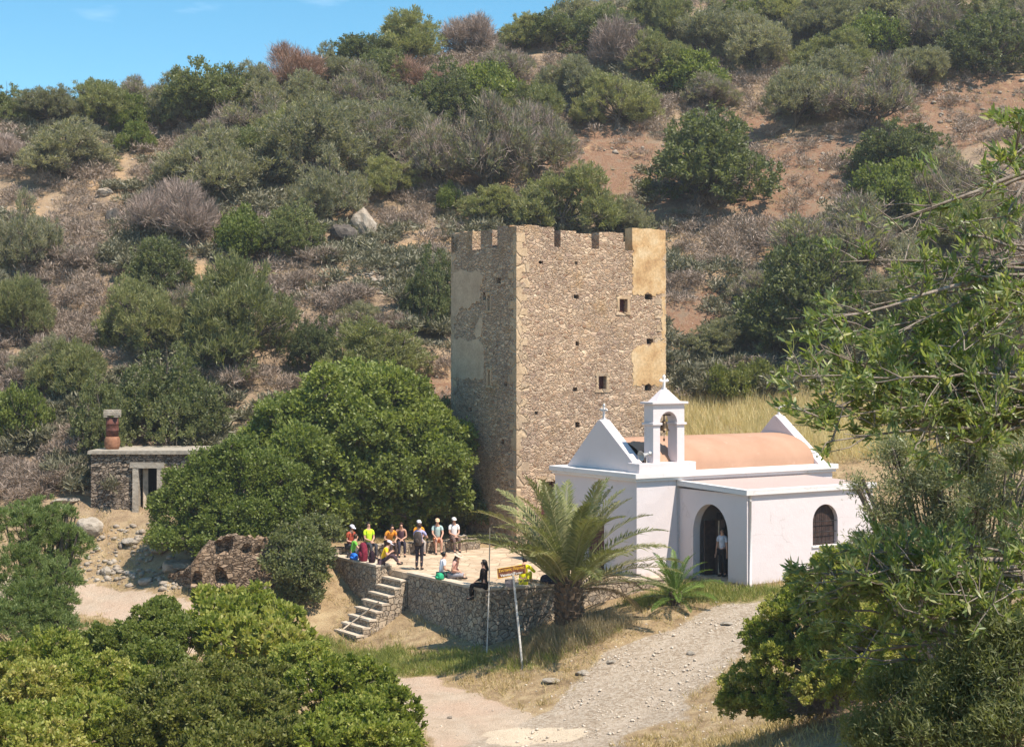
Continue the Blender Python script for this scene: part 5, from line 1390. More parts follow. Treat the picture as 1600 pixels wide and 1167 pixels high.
# ------------------------------------------------------------------ palms
def frond_mesh(theta, droop, ln, mat, seed, n=78, wl=.54, w=.017, sag=.32):
    g = np.random.default_rng(seed); m = 24
    s = np.linspace(0, 1, m); ang = math.radians(theta) - math.radians(droop) * s ** 1.6
    ds = ln / (m - 1)
    y = np.concatenate([[0], np.cumsum(np.cos(ang[:-1]) * ds)]); z = np.concatenate([[0], np.cumsum(np.sin(ang[:-1]) * ds)])
    P = np.c_[np.cumsum(g.normal(0, .006, m)), y, z]
    Vr, Fr = tube_np(P, np.linspace(.030, .005, m) * ln / 3.6, 5)
    t = np.repeat(np.linspace(.16, .995, n), 2); side = np.tile([1, -1], n)
    pos = np.stack([np.interp(t, s, P[:, k]) for k in range(3)], -1)
    a = np.interp(t, s, ang); T_ = np.c_[np.zeros_like(a), np.cos(a), np.sin(a)]; N_ = np.c_[np.zeros_like(a), -np.sin(a), np.cos(a)]
    X_ = np.tile([1.0, 0, 0], (len(a), 1)) * side[:, None]
    fw = .55 + .55 * t
    d = unit(T_ * fw[:, None] + X_ * .8 + N_ * (.38 + g.normal(0, .12, len(a)))[:, None] + g.normal(0, .08, (len(a), 3)))
    l_ = wl * (np.sin(np.clip(t * 1.05, 0, 1) * math.pi) ** .5 * .75 + .25) * g.uniform(.85, 1.1, len(a)) * ln / 3.6
    l_ = l_[:, None]; sd = unit(np.cross(d, N_)) * w * ln / 3.6 * 1.3
    tip = pos + d * l_ - np.array([0, 0, 1]) * l_ * sag * g.uniform(.3, 1, l_.shape)
    mid = pos + d * l_ * .45
    V = np.stack([pos, mid + sd, tip, mid - sd], 1).reshape(-1, 3); F = np.arange(len(V)).reshape(-1, 4)
    v = np.repeat(g.uniform(0, 1, len(a)) * .6 + g.uniform(0, .4), 4)
    return np_mesh('frond', np.r_[V, Vr], np.r_[F, Fr + len(V)], mat, False, {'v': np.r_[v, np.full(len(Vr), .9)]})
def palm_trunk(ht, r, seed):
    m_ = MB(); g = random.Random(seed)
    m_.lathe([(r * .92, -.4), (r * .9, 0), (r * .95, ht * .4), (r * 1.02, ht * .75), (r * .8, ht), (r * .3, ht + .12)], (0, 0, 0), 16)
    k = 0; z = .05
    while z < ht + .05:                               # the stubs of cut fronds, in a spiral
        a = k * 2.399; q = Vector((math.cos(a), math.sin(a), 0)); t_ = Vector((-q.y, q.x, 0))
        hh, ww = r * g.uniform(.42, .6), r * .26
        b = q * r * .86 + Zv * z
        V = [b - t_ * ww, b + t_ * ww, b + t_ * ww * .7 + Zv * hh + q * r * .34, b - t_ * ww * .7 + Zv * hh + q * r * .34, b - t_ * ww - q * .1, b + t_ * ww - q * .1, b + t_ * ww * .6 + Zv * hh + q * r * .1, b - t_ * ww * .6 + Zv * hh + q * r * .1]
        m_.add(V, [(0, 1, 2, 3), (7, 6, 5, 4), (3, 2, 6, 7), (1, 5, 6, 2), (0, 3, 7, 4), (0, 4, 5, 1)])
        k += 1; z += ht / 85
    return m_
gp = ground_at(890, 985, 50); gp = Vector((2.15, 57.9, h(2.15, 57.9)))
palm = empty('palm_tree', gp, 'stout date palm with spreading fronds and a short thick trunk at the terrace wall', 'palm')
HT = 1.85
tm = palm_trunk(HT, .50, 3); tm.build('trunk', M['bark_palm'], palm, local=True)
cls_ = [(84, 36, 4.2), (73, 46, 4.4), (60, 56, 4.6), (46, 58, 4.6), (30, 48, 4.4), (15, 40, 4.1)]
fms = [[frond_mesh(a, b, c, M['palm'], 7 * i + j) for j in range(2)] for i, (a, b, c) in enumerate(cls_)]
dead = [frond_mesh(10, 75, 3.0, M['palm_dead'], 91, sag=.8), frond_mesh(-8, 60, 2.6, M['palm_dead'], 92, sag=.9), frond_mesh(28, 70, 3.1, M['palm_dead'], 93, sag=.7)]
r = random.Random(4); nf = 56
def put(me, az, z, sc, par, tilt=0):
    o = link_mesh('frond', me, par); o.location = (0.16 * math.sin(-az), .16 * math.cos(az), z); o.rotation_euler = (0, r.uniform(-.25, .25) + tilt, az); o.scale = (sc,) * 3
    return o
for k in range(nf):
    q = k / (nf - 1); i = min(5, int(q * 6)); az = k * 2.399 + r.uniform(-.25, .25)
    if math.sin(az) > .15 and i > 3:
        if i == 5: continue
        i = 3
    if math.cos(az) < -.4 and i == 5: continue
    put(fms[i][k % 2], az, HT - .05 - .35 * q + r.uniform(-.05, .05), r.uniform(.86, 1.06), palm)
for k, (az, me) in enumerate(((-1.2, 0), (-1.5, 2), (-.95, 2), (1.6, 2), (-1.35, 0), (1.9, 0))):
    put(dead[me], az, HT - .45, r.uniform(.8, 1.0), palm)
g2 = Vector((6.35, 59.6, h(6.35, 59.6)))
palm2 = empty('palm_tree', g2, 'small bright green young palm in front of the annex doorway', 'palm')
palm_trunk(.35, .22, 5).build('trunk', M['bark_palm'], palm2, local=True)
sm = [frond_mesh(a, b, c, M['palm_green'], 300 + i) for i, (a, b, c) in enumerate(((78, 44, 1.8), (58, 56, 2.1), (40, 58, 2.2), (24, 54, 2.1), (8, 46, 1.9)))]
for k in range(26):
    o = put(sm[min(4, k * 5 // 26)], k * 2.399, .38 - .01 * k, r.uniform(.85, 1.08), palm2); o.location = (0, 0, .38 - .008 * k)

# ------------------------------------------------------------------ sign, stakes
sg = at(816.5, 1041, 56.4); sg.z = h(sg.x, sg.y)
top = at(802.5, 905, 57.0)
sign = empty('road_sign', sg, 'brown board with yellow Greek and white English lettering on a leaning pale post', 'sign')
m_ = MB(); m_.tube([sg - Zv * .3, sg, top, top + (top - sg).normalized() * .42], .042, 10); m_.build('post', M['pole'], sign)
cA, cB, cC, cD = at(777, 888.3, 56.85), at(821, 881.3, 57.15), at(822, 895.3, 57.15), at(778, 903.6, 56.85)
bx_ = (cB - cA); by_ = (cA - cD); bn_ = bx_.cross(by_).normalized()
if bn_.y > 0: bn_ = -bn_
m_ = MB(); m_.prism([cA, cB, cC, cD], -bn_ * .04); so = m_.build('board', M['sign'], sign, bevel=.006)
m_ = MB(); e1, e2 = bx_.normalized(), by_.normalized()
for (p, q_) in ((cA, cB), (cD, cC)): m_.tube([p + bn_ * .004 + e1 * .02, q_ + bn_ * .004 - e1 * .02], .008, 5)
for (p, q_) in ((cA, cD), (cB, cC)): m_.tube([p + bn_ * .004, q_ + bn_ * .004], .008, 5)
m_.build('board_edge', M['yellow'], sign)
def lettering(txt, name, mat, base, width, height):
    cu = bpy.data.curves.new(name, 'FONT'); cu.body = txt; cu.size = 1; cu.extrude = .004; cu.resolution_u = 3; cu.offset = .012
    to = bpy.data.objects.new('tmp', cu); COL.objects.link(to)
    dg = bpy.context.evaluated_depsgraph_get(); me = bpy.data.meshes.new_from_object(to.evaluated_get(dg))
    bpy.data.objects.remove(to)
    n_ = len(me.vertices); co = np.empty(n_ * 3, np.float32); me.vertices.foreach_get('co', co); co = co.reshape(-1, 3)
    lo, hi = co.min(0), co.max(0); sx = width / (hi[0] - lo[0]); sy = height / (hi[1] - lo[1])
    e2o = (by_ - e1 * by_.dot(e1)).normalized(); sh = by_.normalized()
    W_ = np.array([tuple(base + e1 * float((c[0] - lo[0]) * sx) + sh * float((c[1] - lo[1]) * sy) + bn_ * float(.003 + (c[2] + .004) * 1.0)) for c in co]) - np.array(sg)
    me.vertices.foreach_set('co', W_.astype(np.float32).ravel()); me.materials.clear(); me.materials.append(mat); me.update()
    o = link_mesh(name, me, so); return o
Wd, Hd = bx_.length, by_.length
lettering('Ενετικός Πύργος', 'greek_lettering', M['yellow'], cD + e1 * Wd * .05 + by_ * .54, Wd * .9, Hd * .36)
lettering('Venetian Tower', 'english_lettering', M['whitel'], cD + e1 * Wd * .09 + by_ * .12, Wd * .80, Hd * .27)
pA = at(790, 904.5, 57.0); m_ = MB()
q = lambda px, py: at(px, py, 57.02)
m_.prism([q(789, 905), q(803, 904), q(804.5, 911), q(801, 917.5), q(792, 917), q(788.5, 912)], Vector((0, .03, 0))); m_.build('lower_plate', M['signgrey'], sign)
pb = at(760.6, 1021, 58.6); pb.z = h(pb.x, pb.y); pt = at(765.5, 824, 58.6)
m_ = MB(); m_.tube([pb - Zv * .3, pb, pb * .5 + pt * .5 + Vector((.02, 0, 0)), pt], .024, 8); po = m_.build('metal_pole', M['pole'])
tag(po, 'tall thin upright pole standing at the outer corner of the terrace', 'pole')
p1, p2 = at(330, 1075, 34.0), at(331, 1038, 34.0); p1.z -= 2.0
m_ = MB(); m_.tube([p1, p2], .018, 6); m_.ball(p2, .02, n=8); tag(m_.build('white_stake', M['whitel']), 'thin white stake rising out of the bushes at the bottom', 'stake')
m_ = MB(); m_.tube([ter(6.9, 2.35, -2.28), ter(5.75, 1.3, -1.1)], .03, 8); tag(m_.build('wooden_stick', M['wood_pale']), 'pale stick leaning across the lower steps of the terrace stairs', 'stick')

# ------------------------------------------------------------------ people
def skin_mesh(verts, edges, radii, root=0, sub=1):
    me = bpy.data.meshes.new('tmp'); me.from_pydata([tuple(v) for v in verts], edges, [])
    o = bpy.data.objects.new('tmp', me); COL.objects.link(o)
    sk = o.modifiers.new('skin', 'SKIN'); sk.use_smooth_shade = True
    if not me.skin_vertices: me.skin_vertices.new()
    for i, rd in enumerate(radii):
        d = me.skin_vertices[0].data[i]; d.radius = rd if isinstance(rd, tuple) else (rd, rd); d.use_root = (i == root)
    ss_ = o.modifiers.new('sub', 'SUBSURF'); ss_.levels = sub; ss_.render_levels = sub
    dg = bpy.context.evaluated_depsgraph_get(); out = bpy.data.meshes.new_from_object(o.evaluated_get(dg))
    bpy.data.objects.remove(o)
    out.polygons.foreach_set('use_smooth', np.ones(len(out.polygons), dtype=bool))
    return out
class Sk:
    def __init__(s): s.v, s.e, s.r = [], [], []
    def add(s, p, r, parent=None):
        s.v.append(Vector(p)); s.r.append(r)
        if parent is not None: s.e.append((parent, len(s.v) - 1))
        return len(s.v) - 1
def person(label, loc, face, pose='sit', seat=.45, lean=8, head=0, turn=0, arms='lap', shirt=(.6, .6, .6), sleeves='short', trousers=(.1, .1, .1), legs='long', shoes=(.05, .045, .04),
           hair='short', haircol='hair_brown', hat=None, hatcol=(.8, .78, .75), H=1.0, skirt=False, knee=.0):
    H *= 1.15; seat = seat * 1.15
    X = lambda x, y, z: Vector((x, y, z)) * H
    th = math.radians(lean); dr = Vector((0, math.sin(th), math.cos(th)))
    if pose == 'stand': hip = X(0, 0, .92)
    elif pose == 'floor': hip = X(0, 0, .11)
    else: hip = X(0, 0, seat / H + .10)
    waist, chest, nb = hip + dr * .20 * H, hip + dr * .40 * H, hip + dr * .53 * H
    th2 = math.radians(lean * .5 + head); d2 = Vector((math.sin(math.radians(turn)) * .25, math.sin(th2), math.cos(th2)))
    nk, hd, ht_ = nb + d2 * .06 * H, nb + d2 * .17 * H, nb + d2 * .24 * H
    fwd = Vector((math.sin(math.radians(turn)), math.cos(math.radians(turn)), -math.sin(math.radians(head + lean * .4)) * .6)).normalized()
    J = {}
    for s, n in ((-1, 'l'), (1, 'r')):
        J['sh' + n] = nb - dr * .045 * H + X(.175 * s, 0, 0)
        J['hp' + n] = hip + X(.085 * s, 0, -.02)
        if pose == 'stand':
            J['kn' + n] = X(.095 * s, .02, .49); J['an' + n] = X(.10 * s, -.02, .09)
        elif pose == 'floor':
            J['kn' + n] = X(.16 * s, .40, .36 if knee else .14); J['an' + n] = X(.06 * s if not knee else .13 * s, .62 if knee else .30 + .1 * s, .08)
        elif pose == 'dangle':
            J['kn' + n] = hip + X(.10 * s, .42, -.0); J['an' + n] = hip + X(.11 * s, .44, -.42)
        else:
            J['kn' + n] = X(.11 * s, .42, seat / H + .10); J['an' + n] = X(.115 * s, .42 + .05 * s, .09)
        sh = J['sh' + n]
        if arms == 'down': wr = hip + X(.25 * s, .06, -.10)
        elif arms == 'lap': wr = (hip + J['kn' + n]) * .5 + X(-.03 * s, .04, .13)
        elif arms == 'knees': wr = J['kn' + n] + X(0, -.04, .11)
        elif arms == 'hold': wr = chest + X(.08 * s, .30, -.08)
        elif arms == 'prop': wr = hip + X(.26 * s, .06 - .22 * (s > 0), -.05)
        v = wr - sh; mid = (sh + wr) * .5; ln = v.length; k = max(.0, (.275 * H) ** 2 - (ln / 2) ** 2) ** .5
        out = Vector((.75 * s, -.7, -.25)); out -= v.normalized() * out.dot(v.normalized()); out.normalize()
        J['el' + n] = mid + out * k; J['wr' + n] = wr
    b = Sk()
    i_h = b.add(hip, (.135 * H, .105 * H)); i_w = b.add(waist, (.12 * H, .09 * H), i_h); i_c = b.add(chest, (.14 * H, .10 * H), i_w); i_n = b.add(nb, (.07 * H, .06 * H), i_c)
    i_k = b.add(nk, .052 * H, i_n); i_d = b.add(hd, (.080 * H, .094 * H), i_k); i_t = b.add(ht_, (.066 * H, .078 * H), i_d)
    b.add(hd + fwd * .090 * H - Zv * .012, .009 * H, i_d)                          # nose
    for s, n in ((-1, 'l'), (1, 'r')):
        a = b.add(J['sh' + n], .052 * H, i_n); e = b.add(J['el' + n], .040 * H, a); w_ = b.add(J['wr' + n], .027 * H, e)
        hv = (J['wr' + n] - J['el' + n]).normalized(); hv = (hv + Vector((0, .25, -.15))).normalized()
        pm = b.add(J['wr' + n] + hv * .07 * H, (.036 * H, .018 * H), w_)
        sv = hv.cross(Zv if abs(hv.z) < .8 else Vector((1, 0, 0))).normalized()
        for f in range(4):
            o = sv * (f - 1.5) * .019 * H; L_ = (.075, .085, .08, .062)[f] * H
            f1 = b.add(J['wr' + n] + hv * (.075 * H + L_ * .5) + o, .0085 * H, pm); b.add(J['wr' + n] + hv * (.075 * H + L_ * .95) + o - Zv * .018 * H, .0075 * H, f1)
        tb_ = b.add(J['wr' + n] + hv * .045 * H - sv * s * .042 * H, .0105 * H, pm); b.add(J['wr' + n] + hv * .085 * H - sv * s * .055 * H - Zv * .008, .009 * H, tb_)
        p = b.add(J['hp' + n], .085 * H, i_h); k = b.add(J['kn' + n], .056 * H, p); c_ = b.add(J['kn' + n] * .55 + J['an' + n] * .45 + Vector((0, -.015, 0)), .052 * H, k); an_ = b.add(J['an' + n], .036 * H, c_)
        b.add(J['an' + n] + X(.01 * s, .13, -.045), (.036 * H, .026 * H), an_)
    o = empty('person', loc, label, 'person', 'visitors resting on the terrace')
    o.rotation_euler = (0, 0, math.atan2(-face[0], face[1]))
    bm_ = skin_mesh(b.v, b.e, b.r); bm_.materials.append(M['skin']); link_mesh('body', bm_, o)
    g_ = .02 * H
    def wear(name, sk, mat, sub=1):
        me = skin_mesh(sk.v, sk.e, sk.r, sub=sub); me.materials.append(mat); return link_mesh(name, me, o)
    s_ = Sk()
    i_h = s_.add(hip + dr * .02, (.15 * H + .005, .12 * H)); i_w = s_.add(waist, (.132 * H, .108 * H), i_h); i_c = s_.add(chest, (.158 * H, .12 * H), i_w); i_n = s_.add(nb - dr * .01, (.085 * H, .072 * H), i_c)
    for n in 'lr':
        if sleeves == 'none': s_.add(J['sh' + n] * .8 + nb * .2, .055 * H, i_n); continue
        a = s_.add(J['sh' + n], .066 * H, i_n)
        e = s_.add(J['sh' + n] * (.35 if sleeves == 'short' else 0) + J['el' + n] * (.65 if sleeves == 'short' else 1), .058 * H if sleeves == 'short' else .052 * H, a)
        if sleeves == 'long': s_.add(J['el' + n] * .12 + J['wr' + n] * .88, .040 * H, e)
    wear('shirt', s_, cloth('cloth_%02d%02d%02d' % tuple(int(c * 99) for c in shirt), shirt))
    t_ = Sk(); i_h = t_.add(hip - dr * .0, (.145 * H, .118 * H))
    for n in 'lr':
        p = t_.add(J['hp' + n], .098 * H, i_h); k = t_.add(J['kn' + n], .070 * H, p)
        if legs == 'long': c_ = t_.add(J['kn' + n] * .5 + J['an' + n] * .5, .062 * H, k); t_.add(J['an' + n] + Zv * .02, .052 * H, c_)
    wear('trousers', t_, cloth('cloth_%02d%02d%02d' % tuple(int(c * 99) for c in trousers), trousers))
    sm_ = cloth('shoes_%02d%02d%02d' % tuple(int(c * 99) for c in shoes), shoes)
    for n in 'lr':
        m_ = MB(); a = J['an' + n]
        m_.ball(a + X(0, .06, -.05), .075 * H, .62, 1.75, .62, 10); m_.ball(a + X(0, -.0, -.015), .05 * H, .9, 1, 1.1, 8); m_.build('shoe', sm_, o, local=True)
    q = Vector((0, 1, 0)).rotation_difference(fwd)
    if hair:
        m_ = MB(); hc = hd + d2.normalized() * .03 * H - fwd * .018 * H
        m_.ball(hc, .098 * H, .92, 1.06, 1.02, 14, rot=q)
        if hair == 'long':
            for k in range(5): m_.ball(hc - fwd * (.055 + .012 * k) * H - dr * (.05 * k + .03) * H, (.078 - .004 * k) * H, 1.0, .7, 1.0, 10)
        if hair == 'bun': m_.ball(hc - fwd * .10 * H + Zv * .02, .045 * H, n=8)
        # keep the face clear of hair
        V_ = []
        for v in m_.v:
            v = Vector(v); rel = v - hc; f_ = rel.dot(fwd)
            if f_ > .045 * H and rel.z < .055 * H: v = v - fwd * (f_ - .02 * H)
            V_.append(tuple(v))
        m_.v = V_; m_.build('hair', M[haircol], o, local=True)
    sx_ = fwd.cross(Zv).normalized()
    for s in (-1, 1):
        m_ = MB(); m_.ball(hd + fwd * .082 * H + sx_ * .030 * s * H + Zv * .018 * H, .011 * H, n=8); m_.build('eye', M['eye'], o, local=True)
    if hat:
        m_ = MB(); hc = hd + d2.normalized() * .062 * H
        hm = cloth('hat_%02d%02d%02d' % tuple(int(c * 99) for c in hatcol), hatcol, .08)
        V, F = [], []; n = 16; up = d2.normalized(); fx_ = fwd - up * fwd.dot(up); fx_.normalize(); rx = fx_.cross(up).normalized()
        for k in range(6):
            t = k / 5 * math.pi / 2
            for i in range(n):
                a = 2 * math.pi * i / n; rr_ = .100 * H * math.cos(t) + .0005
                V.append(hc + rx * rr_ * .95 * math.cos(a) + fx_ * rr_ * 1.08 * math.sin(a) + up * .080 * H * math.sin(t))
        for k in range(5):
            for i in range(n): F.append((k * n + i, k * n + (i + 1) % n, (k + 1) * n + (i + 1) % n, (k + 1) * n + i))
        m_.add(V, F, 0, True)
        V, F = [], []
        if hat == 'cap':
            for i in range(9):
                a = math.pi * (.12 + .76 * i / 8)
                V += [hc + rx * .103 * H * math.cos(a) + fx_ * .113 * H * math.sin(a), hc + rx * .098 * H * math.cos(a) + fx_ * (.115 + .100 * math.sin(a)) * H * math.sin(a) - up * .022 * H]
            F = [(2 * i, 2 * i + 1, 2 * i + 3, 2 * i + 2) for i in range(8)]
            V += [v - up * .006 for v in V]; F += [tuple(18 + j for j in f[::-1]) for f in F]
        else:
            for i in range(n):
                a = 2 * math.pi * i / n
                V += [hc + rx * .102 * H * math.cos(a) + fx_ * .114 * H * math.sin(a), hc + rx * .20 * H * math.cos(a) + fx_ * .21 * H * math.sin(a) - up * .03 * H]
            F = [(2 * i, 2 * i + 1, (2 * i + 3) % (2 * n), (2 * i + 2) % (2 * n)) for i in range(n)]
            V += [v - up * .006 for v in V]; F += [tuple(2 * n + j for j in f[::-1]) for f in F]
        m_.add(V, F, 0, True); m_.build('hat', hm, o, local=True)
    return o
def seat_at(px, d): return Vector((u_of(px) * d, d, 0))
def on_line(px, A, U): s, _ = on_plane(px, 500, A, U); return A + U * s
BK = (.25, -1)
def bench(px, off=.22): p = on_line(px, BA + BN * off, BU); p.z = 0; return p
def para(px, b): p = on_line(px, ter(0, b), LW); return p
IN = -NW
def at_par(px, z=.22, b=.25): p = para(px, b); return Vector((p.x, p.y, z))
person('person in a green shirt sitting on the left parapet beside a maroon backpack', at_par(549, .22, .30), (IN.x + .3, IN.y - .2), 'floor', lean=14, head=12, shirt=(.16, .45, .06), trousers=(.10, .09, .09), hair='short', knee=1, arms='knees')
person('person in a white cap half hidden behind the green shirted one', bench(546, .2) + Vector((0, 0, 0)), (.7, -.6), 'sit', lean=10, head=10, shirt=(.45, .09, .05), trousers=(.06, .06, .07), hat='cap', hatcol=(.60, .58, .62), arms='lap')
person('person in a lime yellow T-shirt with dark hair sitting tall at the back left', bench(576, .2), (.5, -.8), 'sit', seat=.45, lean=0, head=-6, shirt=(.55, .78, .04), trousers=(.06, .055, .07), haircol='hair_dark', H=1.04)
person('person in a yellow orange shirt and white cap sitting bent forward at the parapet end', at_par(596, .22, .28), (.92, .05), 'floor', lean=22, head=14, shirt=(.90, .52, .03), trousers=(.075, .05, .06), hat='cap', hatcol=(.62, .56, .60), knee=1, arms='knees')
person('person in an orange top with dark hair leaning forward behind the white cap', bench(607, .22), (.5, -.8), 'sit', lean=24, head=22, shirt=(.72, .28, .04), trousers=(.07, .05, .05), haircol='hair_dark', arms='knees')
person('person in a dark sleeveless top with bare arms and hands on the lap', bench(626, .24), (.2, -1), 'sit', lean=12, head=22, shirt=(.10, .055, .07), sleeves='none', trousers=(.045, .04, .055), hair='long', arms='lap')
person('person in an orange shirt, dark vest and white cap on the middle of the bench', bench(654, .22), (.35, -.9), 'sit', lean=4, shirt=(.80, .32, .03), trousers=(.42, .36, .32), hat='cap', hatcol=(.62, .60, .60), arms='lap')
person('person in a peach hat, pale teal shirt and orange shorts with bare knees', bench(683, .22), (.2, -1), 'sit', lean=3, head=5, shirt=(.36, .47, .45), trousers=(.55, .22, .12), legs='short', hat='cap', hatcol=(.62, .42, .26), hair='short', arms='knees', H=1.02)
person('person in a white T-shirt and white cap with papers, last on the back bench', bench(709, .22), (.35, -.95), 'sit', lean=2, shirt=(.80, .77, .76), trousers=(.15, .10, .085), hat='cap', hatcol=(.66, .62, .60), arms='lap', hair='long', H=1.02)
sp = at_z(655, 890, 0.0)
person('person standing with a backpack, dark trousers and lavender shirt, back turned', sp, (.35, .94), 'stand', lean=3, head=2, shirt=(.38, .36, .55), trousers=(.035, .032, .042), haircol='hair_brown', arms='hold')
p12 = at_z(689, 902, 0.05); p13 = at_z(707, 903, 0.05)
person('person in a white T-shirt with dark hair sitting on the terrace edge', p12, (.9, .3), 'floor', lean=10, head=6, shirt=(.80, .77, .82), trousers=(.04, .10, .09), haircol='hair_dark', arms='lap')
person('person in a pink top and beige sun hat sitting cross legged on the terrace edge', p13, (.85, -.25), 'floor', lean=16, head=18, shirt=(.66, .36, .29), sleeves='short', trousers=(.28, .27, .30), hat='sun', hatcol=(.52, .41, .31), hair='long', arms='lap')
p14 = at_z(757, 919, 0.05) + Vector((0, .12, 0))
person('person all in black sitting on the terrace corner with legs over the wall', p14, (-.92, .35), 'dangle', seat=.0, lean=2, head=2, turn=-20, shirt=(.022, .018, .018), sleeves='long', trousers=(.022, .02, .02), hair='long', haircol='hair_dark', arms='lap', H=1.05)
p15 = at_z(818, 913, 0.05) + Vector((0, .1, 0))
person('person in a bright yellow jacket sitting on the wall behind the road sign', p15, (.2, .97), 'floor', lean=14, head=25, shirt=(.85, .80, .02), sleeves='long', trousers=(.70, .66, .03), hair='short', haircol='hair_dark', knee=1, arms='knees', H=1.02)
p16 = AS(.8, on_plane(1129, 850, AS(.8, 0), L)[0], .03)
pm_ = person('person in a pale shirt and dark trousers standing inside the annex doorway', p16, (-.7, -.7), 'stand', lean=1, shirt=(.55, .58, .66), trousers=(.03, .028, .03), haircol='hair_dark', arms='down')
pm_['group'] = 'people in the chapel annex'
def rucksack(name, label, loc, face, size, col, straps=True):
    o = empty(name, loc, label, 'bag'); o.rotation_euler = (0, 0, math.atan2(-face[0], face[1]))
    w, d, hh = size; mt = cloth('bag_%02d%02d%02d' % tuple(int(c * 99) for c in col), col, .3)
    m_ = MB(); V = []
    for k, (z, s) in enumerate(((0, .86), (.06, .98), (.35, 1.02), (.7, .94), (.9, .74), (1.0, .42))):
        for i in range(14):
            a = 2 * math.pi * i / 14; c_, s_ = math.cos(a), math.sin(a)
            V.append((w / 2 * s * math.copysign(abs(c_) ** .6, c_), d / 2 * s * math.copysign(abs(s_) ** .6, s_), hh * z))
    F = [(k * 14 + i, k * 14 + (i + 1) % 14, (k + 1) * 14 + (i + 1) % 14, (k + 1) * 14 + i) for k in range(5) for i in range(14)] + [tuple(range(14))[::-1], tuple(range(70, 84))]
    m_.add(V, F, 0, True); m_.build('body', mt, o, local=True)
    m_ = MB(); m_.ball((0, -d / 2, hh * .32), .5, w * .62, d * .5, hh * .42, 12); m_.build('pocket', mt, o, local=True)
    for s in (-1, 1):
        m_ = MB(); m_.tube([(s * w * .25, d / 2, hh * .9), (s * w * .3, d * .5 + .06, hh * .6), (s * w * .32, d / 2, hh * .12)], .018, 6); m_.build('strap', cloth('webbing', (.04, .04, .045)), o, local=True)
    return o
rucksack('backpack', 'maroon backpack standing on the left parapet', at_par(567.5, .22, .42), (IN.x, IN.y), (.44, .30, .80), (.20, .025, .045))
rucksack('backpack', 'dark backpack standing against the yellow shirted person on the parapet', at_par(581, .22, .40), (IN.x, IN.y), (.26, .22, .52), (.03, .016, .022))
rucksack('bag', 'small blue bag on the left parapet below the green shirt', at_par(553, .22, .52), (IN.x, IN.y), (.46, .24, .28), (.03, .16, .60))
rucksack('backpack', 'black and brown backpack worn by the standing person', sp + Vector((-.05, -.20, 1.06)), (.35, .94), (.36, .22, .60), (.075, .058, .05))
rucksack('bag', 'bright green bag beside the white shirted person on the terrace edge', at_z(688, 904, .05) + Vector((-.02, -.14, 0)), (.8, .5), (.40, .26, .26), (.03, .33, .16))
rucksack('backpack', 'blue black backpack slumped on the wall beside the palm', at_z(856, 912, .05) + Vector((0, .1, 0)), (.3, .9), (.62, .34, .36), (.022, .026, .045))
m_ = MB(); pb_ = bench(722, .40) + Zv * .62
V, F = [], []
for i in range(7):
    for j in range(5): V.append(pb_ + Vector((.085 * (i - 3), -.07 * (j - 2) , .035 * math.sin(i * 1.9) + .04 * j)))
F = [(i * 5 + j, (i + 1) * 5 + j, (i + 1) * 5 + j + 1, i * 5 + j + 1) for i in range(6) for j in range(4)]
m_.add(V, F); mo = m_.build('paper_map', M['whitel']); sd_ = mo.modifiers.new('thick', 'SOLIDIFY'); sd_.thickness = .008
tag(mo, 'crumpled white paper held open at the right end of the back bench', 'paper')
m_ = MB(); q_ = bench(729, .75); m_.tube([q_, q_ + Vector((-.06, .22, .95))], .014, 6); m_.ball(q_ + Vector((-.06, .22, .97)), .028, n=8); tag(m_.build('walking_stick', M['wood_dark']), 'dark walking stick leaning on the right end of the back bench', 'stick')

# ------------------------------------------------------------------ rocks, rubble, stones
def rock_mesh(seed, rough=.28, sub=3):
    bm = bmesh.new(); bmesh.ops.create_icosphere(bm, subdivisions=sub, radius=1)
    g = np.random.default_rng(seed); K = [(unit(g.normal(size=3)), g.uniform(.62, 1.0)) for _ in range(13)]
    ph = g.uniform(0, 6, 6)
    for v in bm.verts:
        p = np.array(v.co); 
        for n, c in K:                                # planes knock off the corners
            e = p @ n - c
            if e > 0: p = p - n * e
        p = p * (1 + rough * .22 * math.sin(p[0] * 5 + ph[0]) * math.sin(p[1] * 6 + ph[1]) + .05 * math.sin(p[2] * 13 + ph[2]) * math.sin(p[0] * 11 + ph[3]))
        v.co = p
    me = bpy.data.meshes.new('rock'); bm.to_mesh(me); bm.free(); return me
RM = [rock_mesh(40 + i) for i in range(6)]
def rock_thing(px, py, wpx, hpx, mat, label, k, name='boulder', dmin=60, dy=1.0, rz=None, group=None, sink=.3):
    g = ground_at(px, py, dmin); me = RM[k % 6].copy(); me.materials.append(M[mat])
    o = link_mesh(name, me); s = g.y / FPX
    o.scale = (wpx * s / 2, wpx * s / 2 * dy, hpx * s / 2); o.location = (g.x, g.y, g.z + hpx * s * (.5 - sink)); o.rotation_euler = (0, .1 * math.sin(k * 3), k * 1.3 if rz is None else rz)
    return tag(o, label, name, group)
rock_thing(566, 372, 50, 66, 'rock', 'big pale boulder sticking out of the slope left of the tower', 0, rz=.3)
rock_thing(536, 380, 46, 40, 'rock_dark', 'dark overhanging rock under the big pale boulder', 1)
rock_thing(180, 352, 30, 40, 'rock_dark', 'dark upright boulder on the left slope beside the bare brown tree', 2)
rock_thing(412, 318, 34, 22, 'rock', 'pale flat boulder above the bright mastic on the left slope', 3)
rock_thing(162, 305, 30, 16, 'rock', 'flat grey rock above the dark upright boulder', 4)
rock_thing(146, 328, 18, 12, 'rock', 'small grey rock left of the dark upright boulder', 5)
rock_thing(268, 892, 32, 26, 'rock_pale', 'pale angular boulder at the left end of the ruin', 1)
rock_thing(250, 868, 34, 18, 'rock', 'brown slab on the rubble slope under the lentisk', 2)
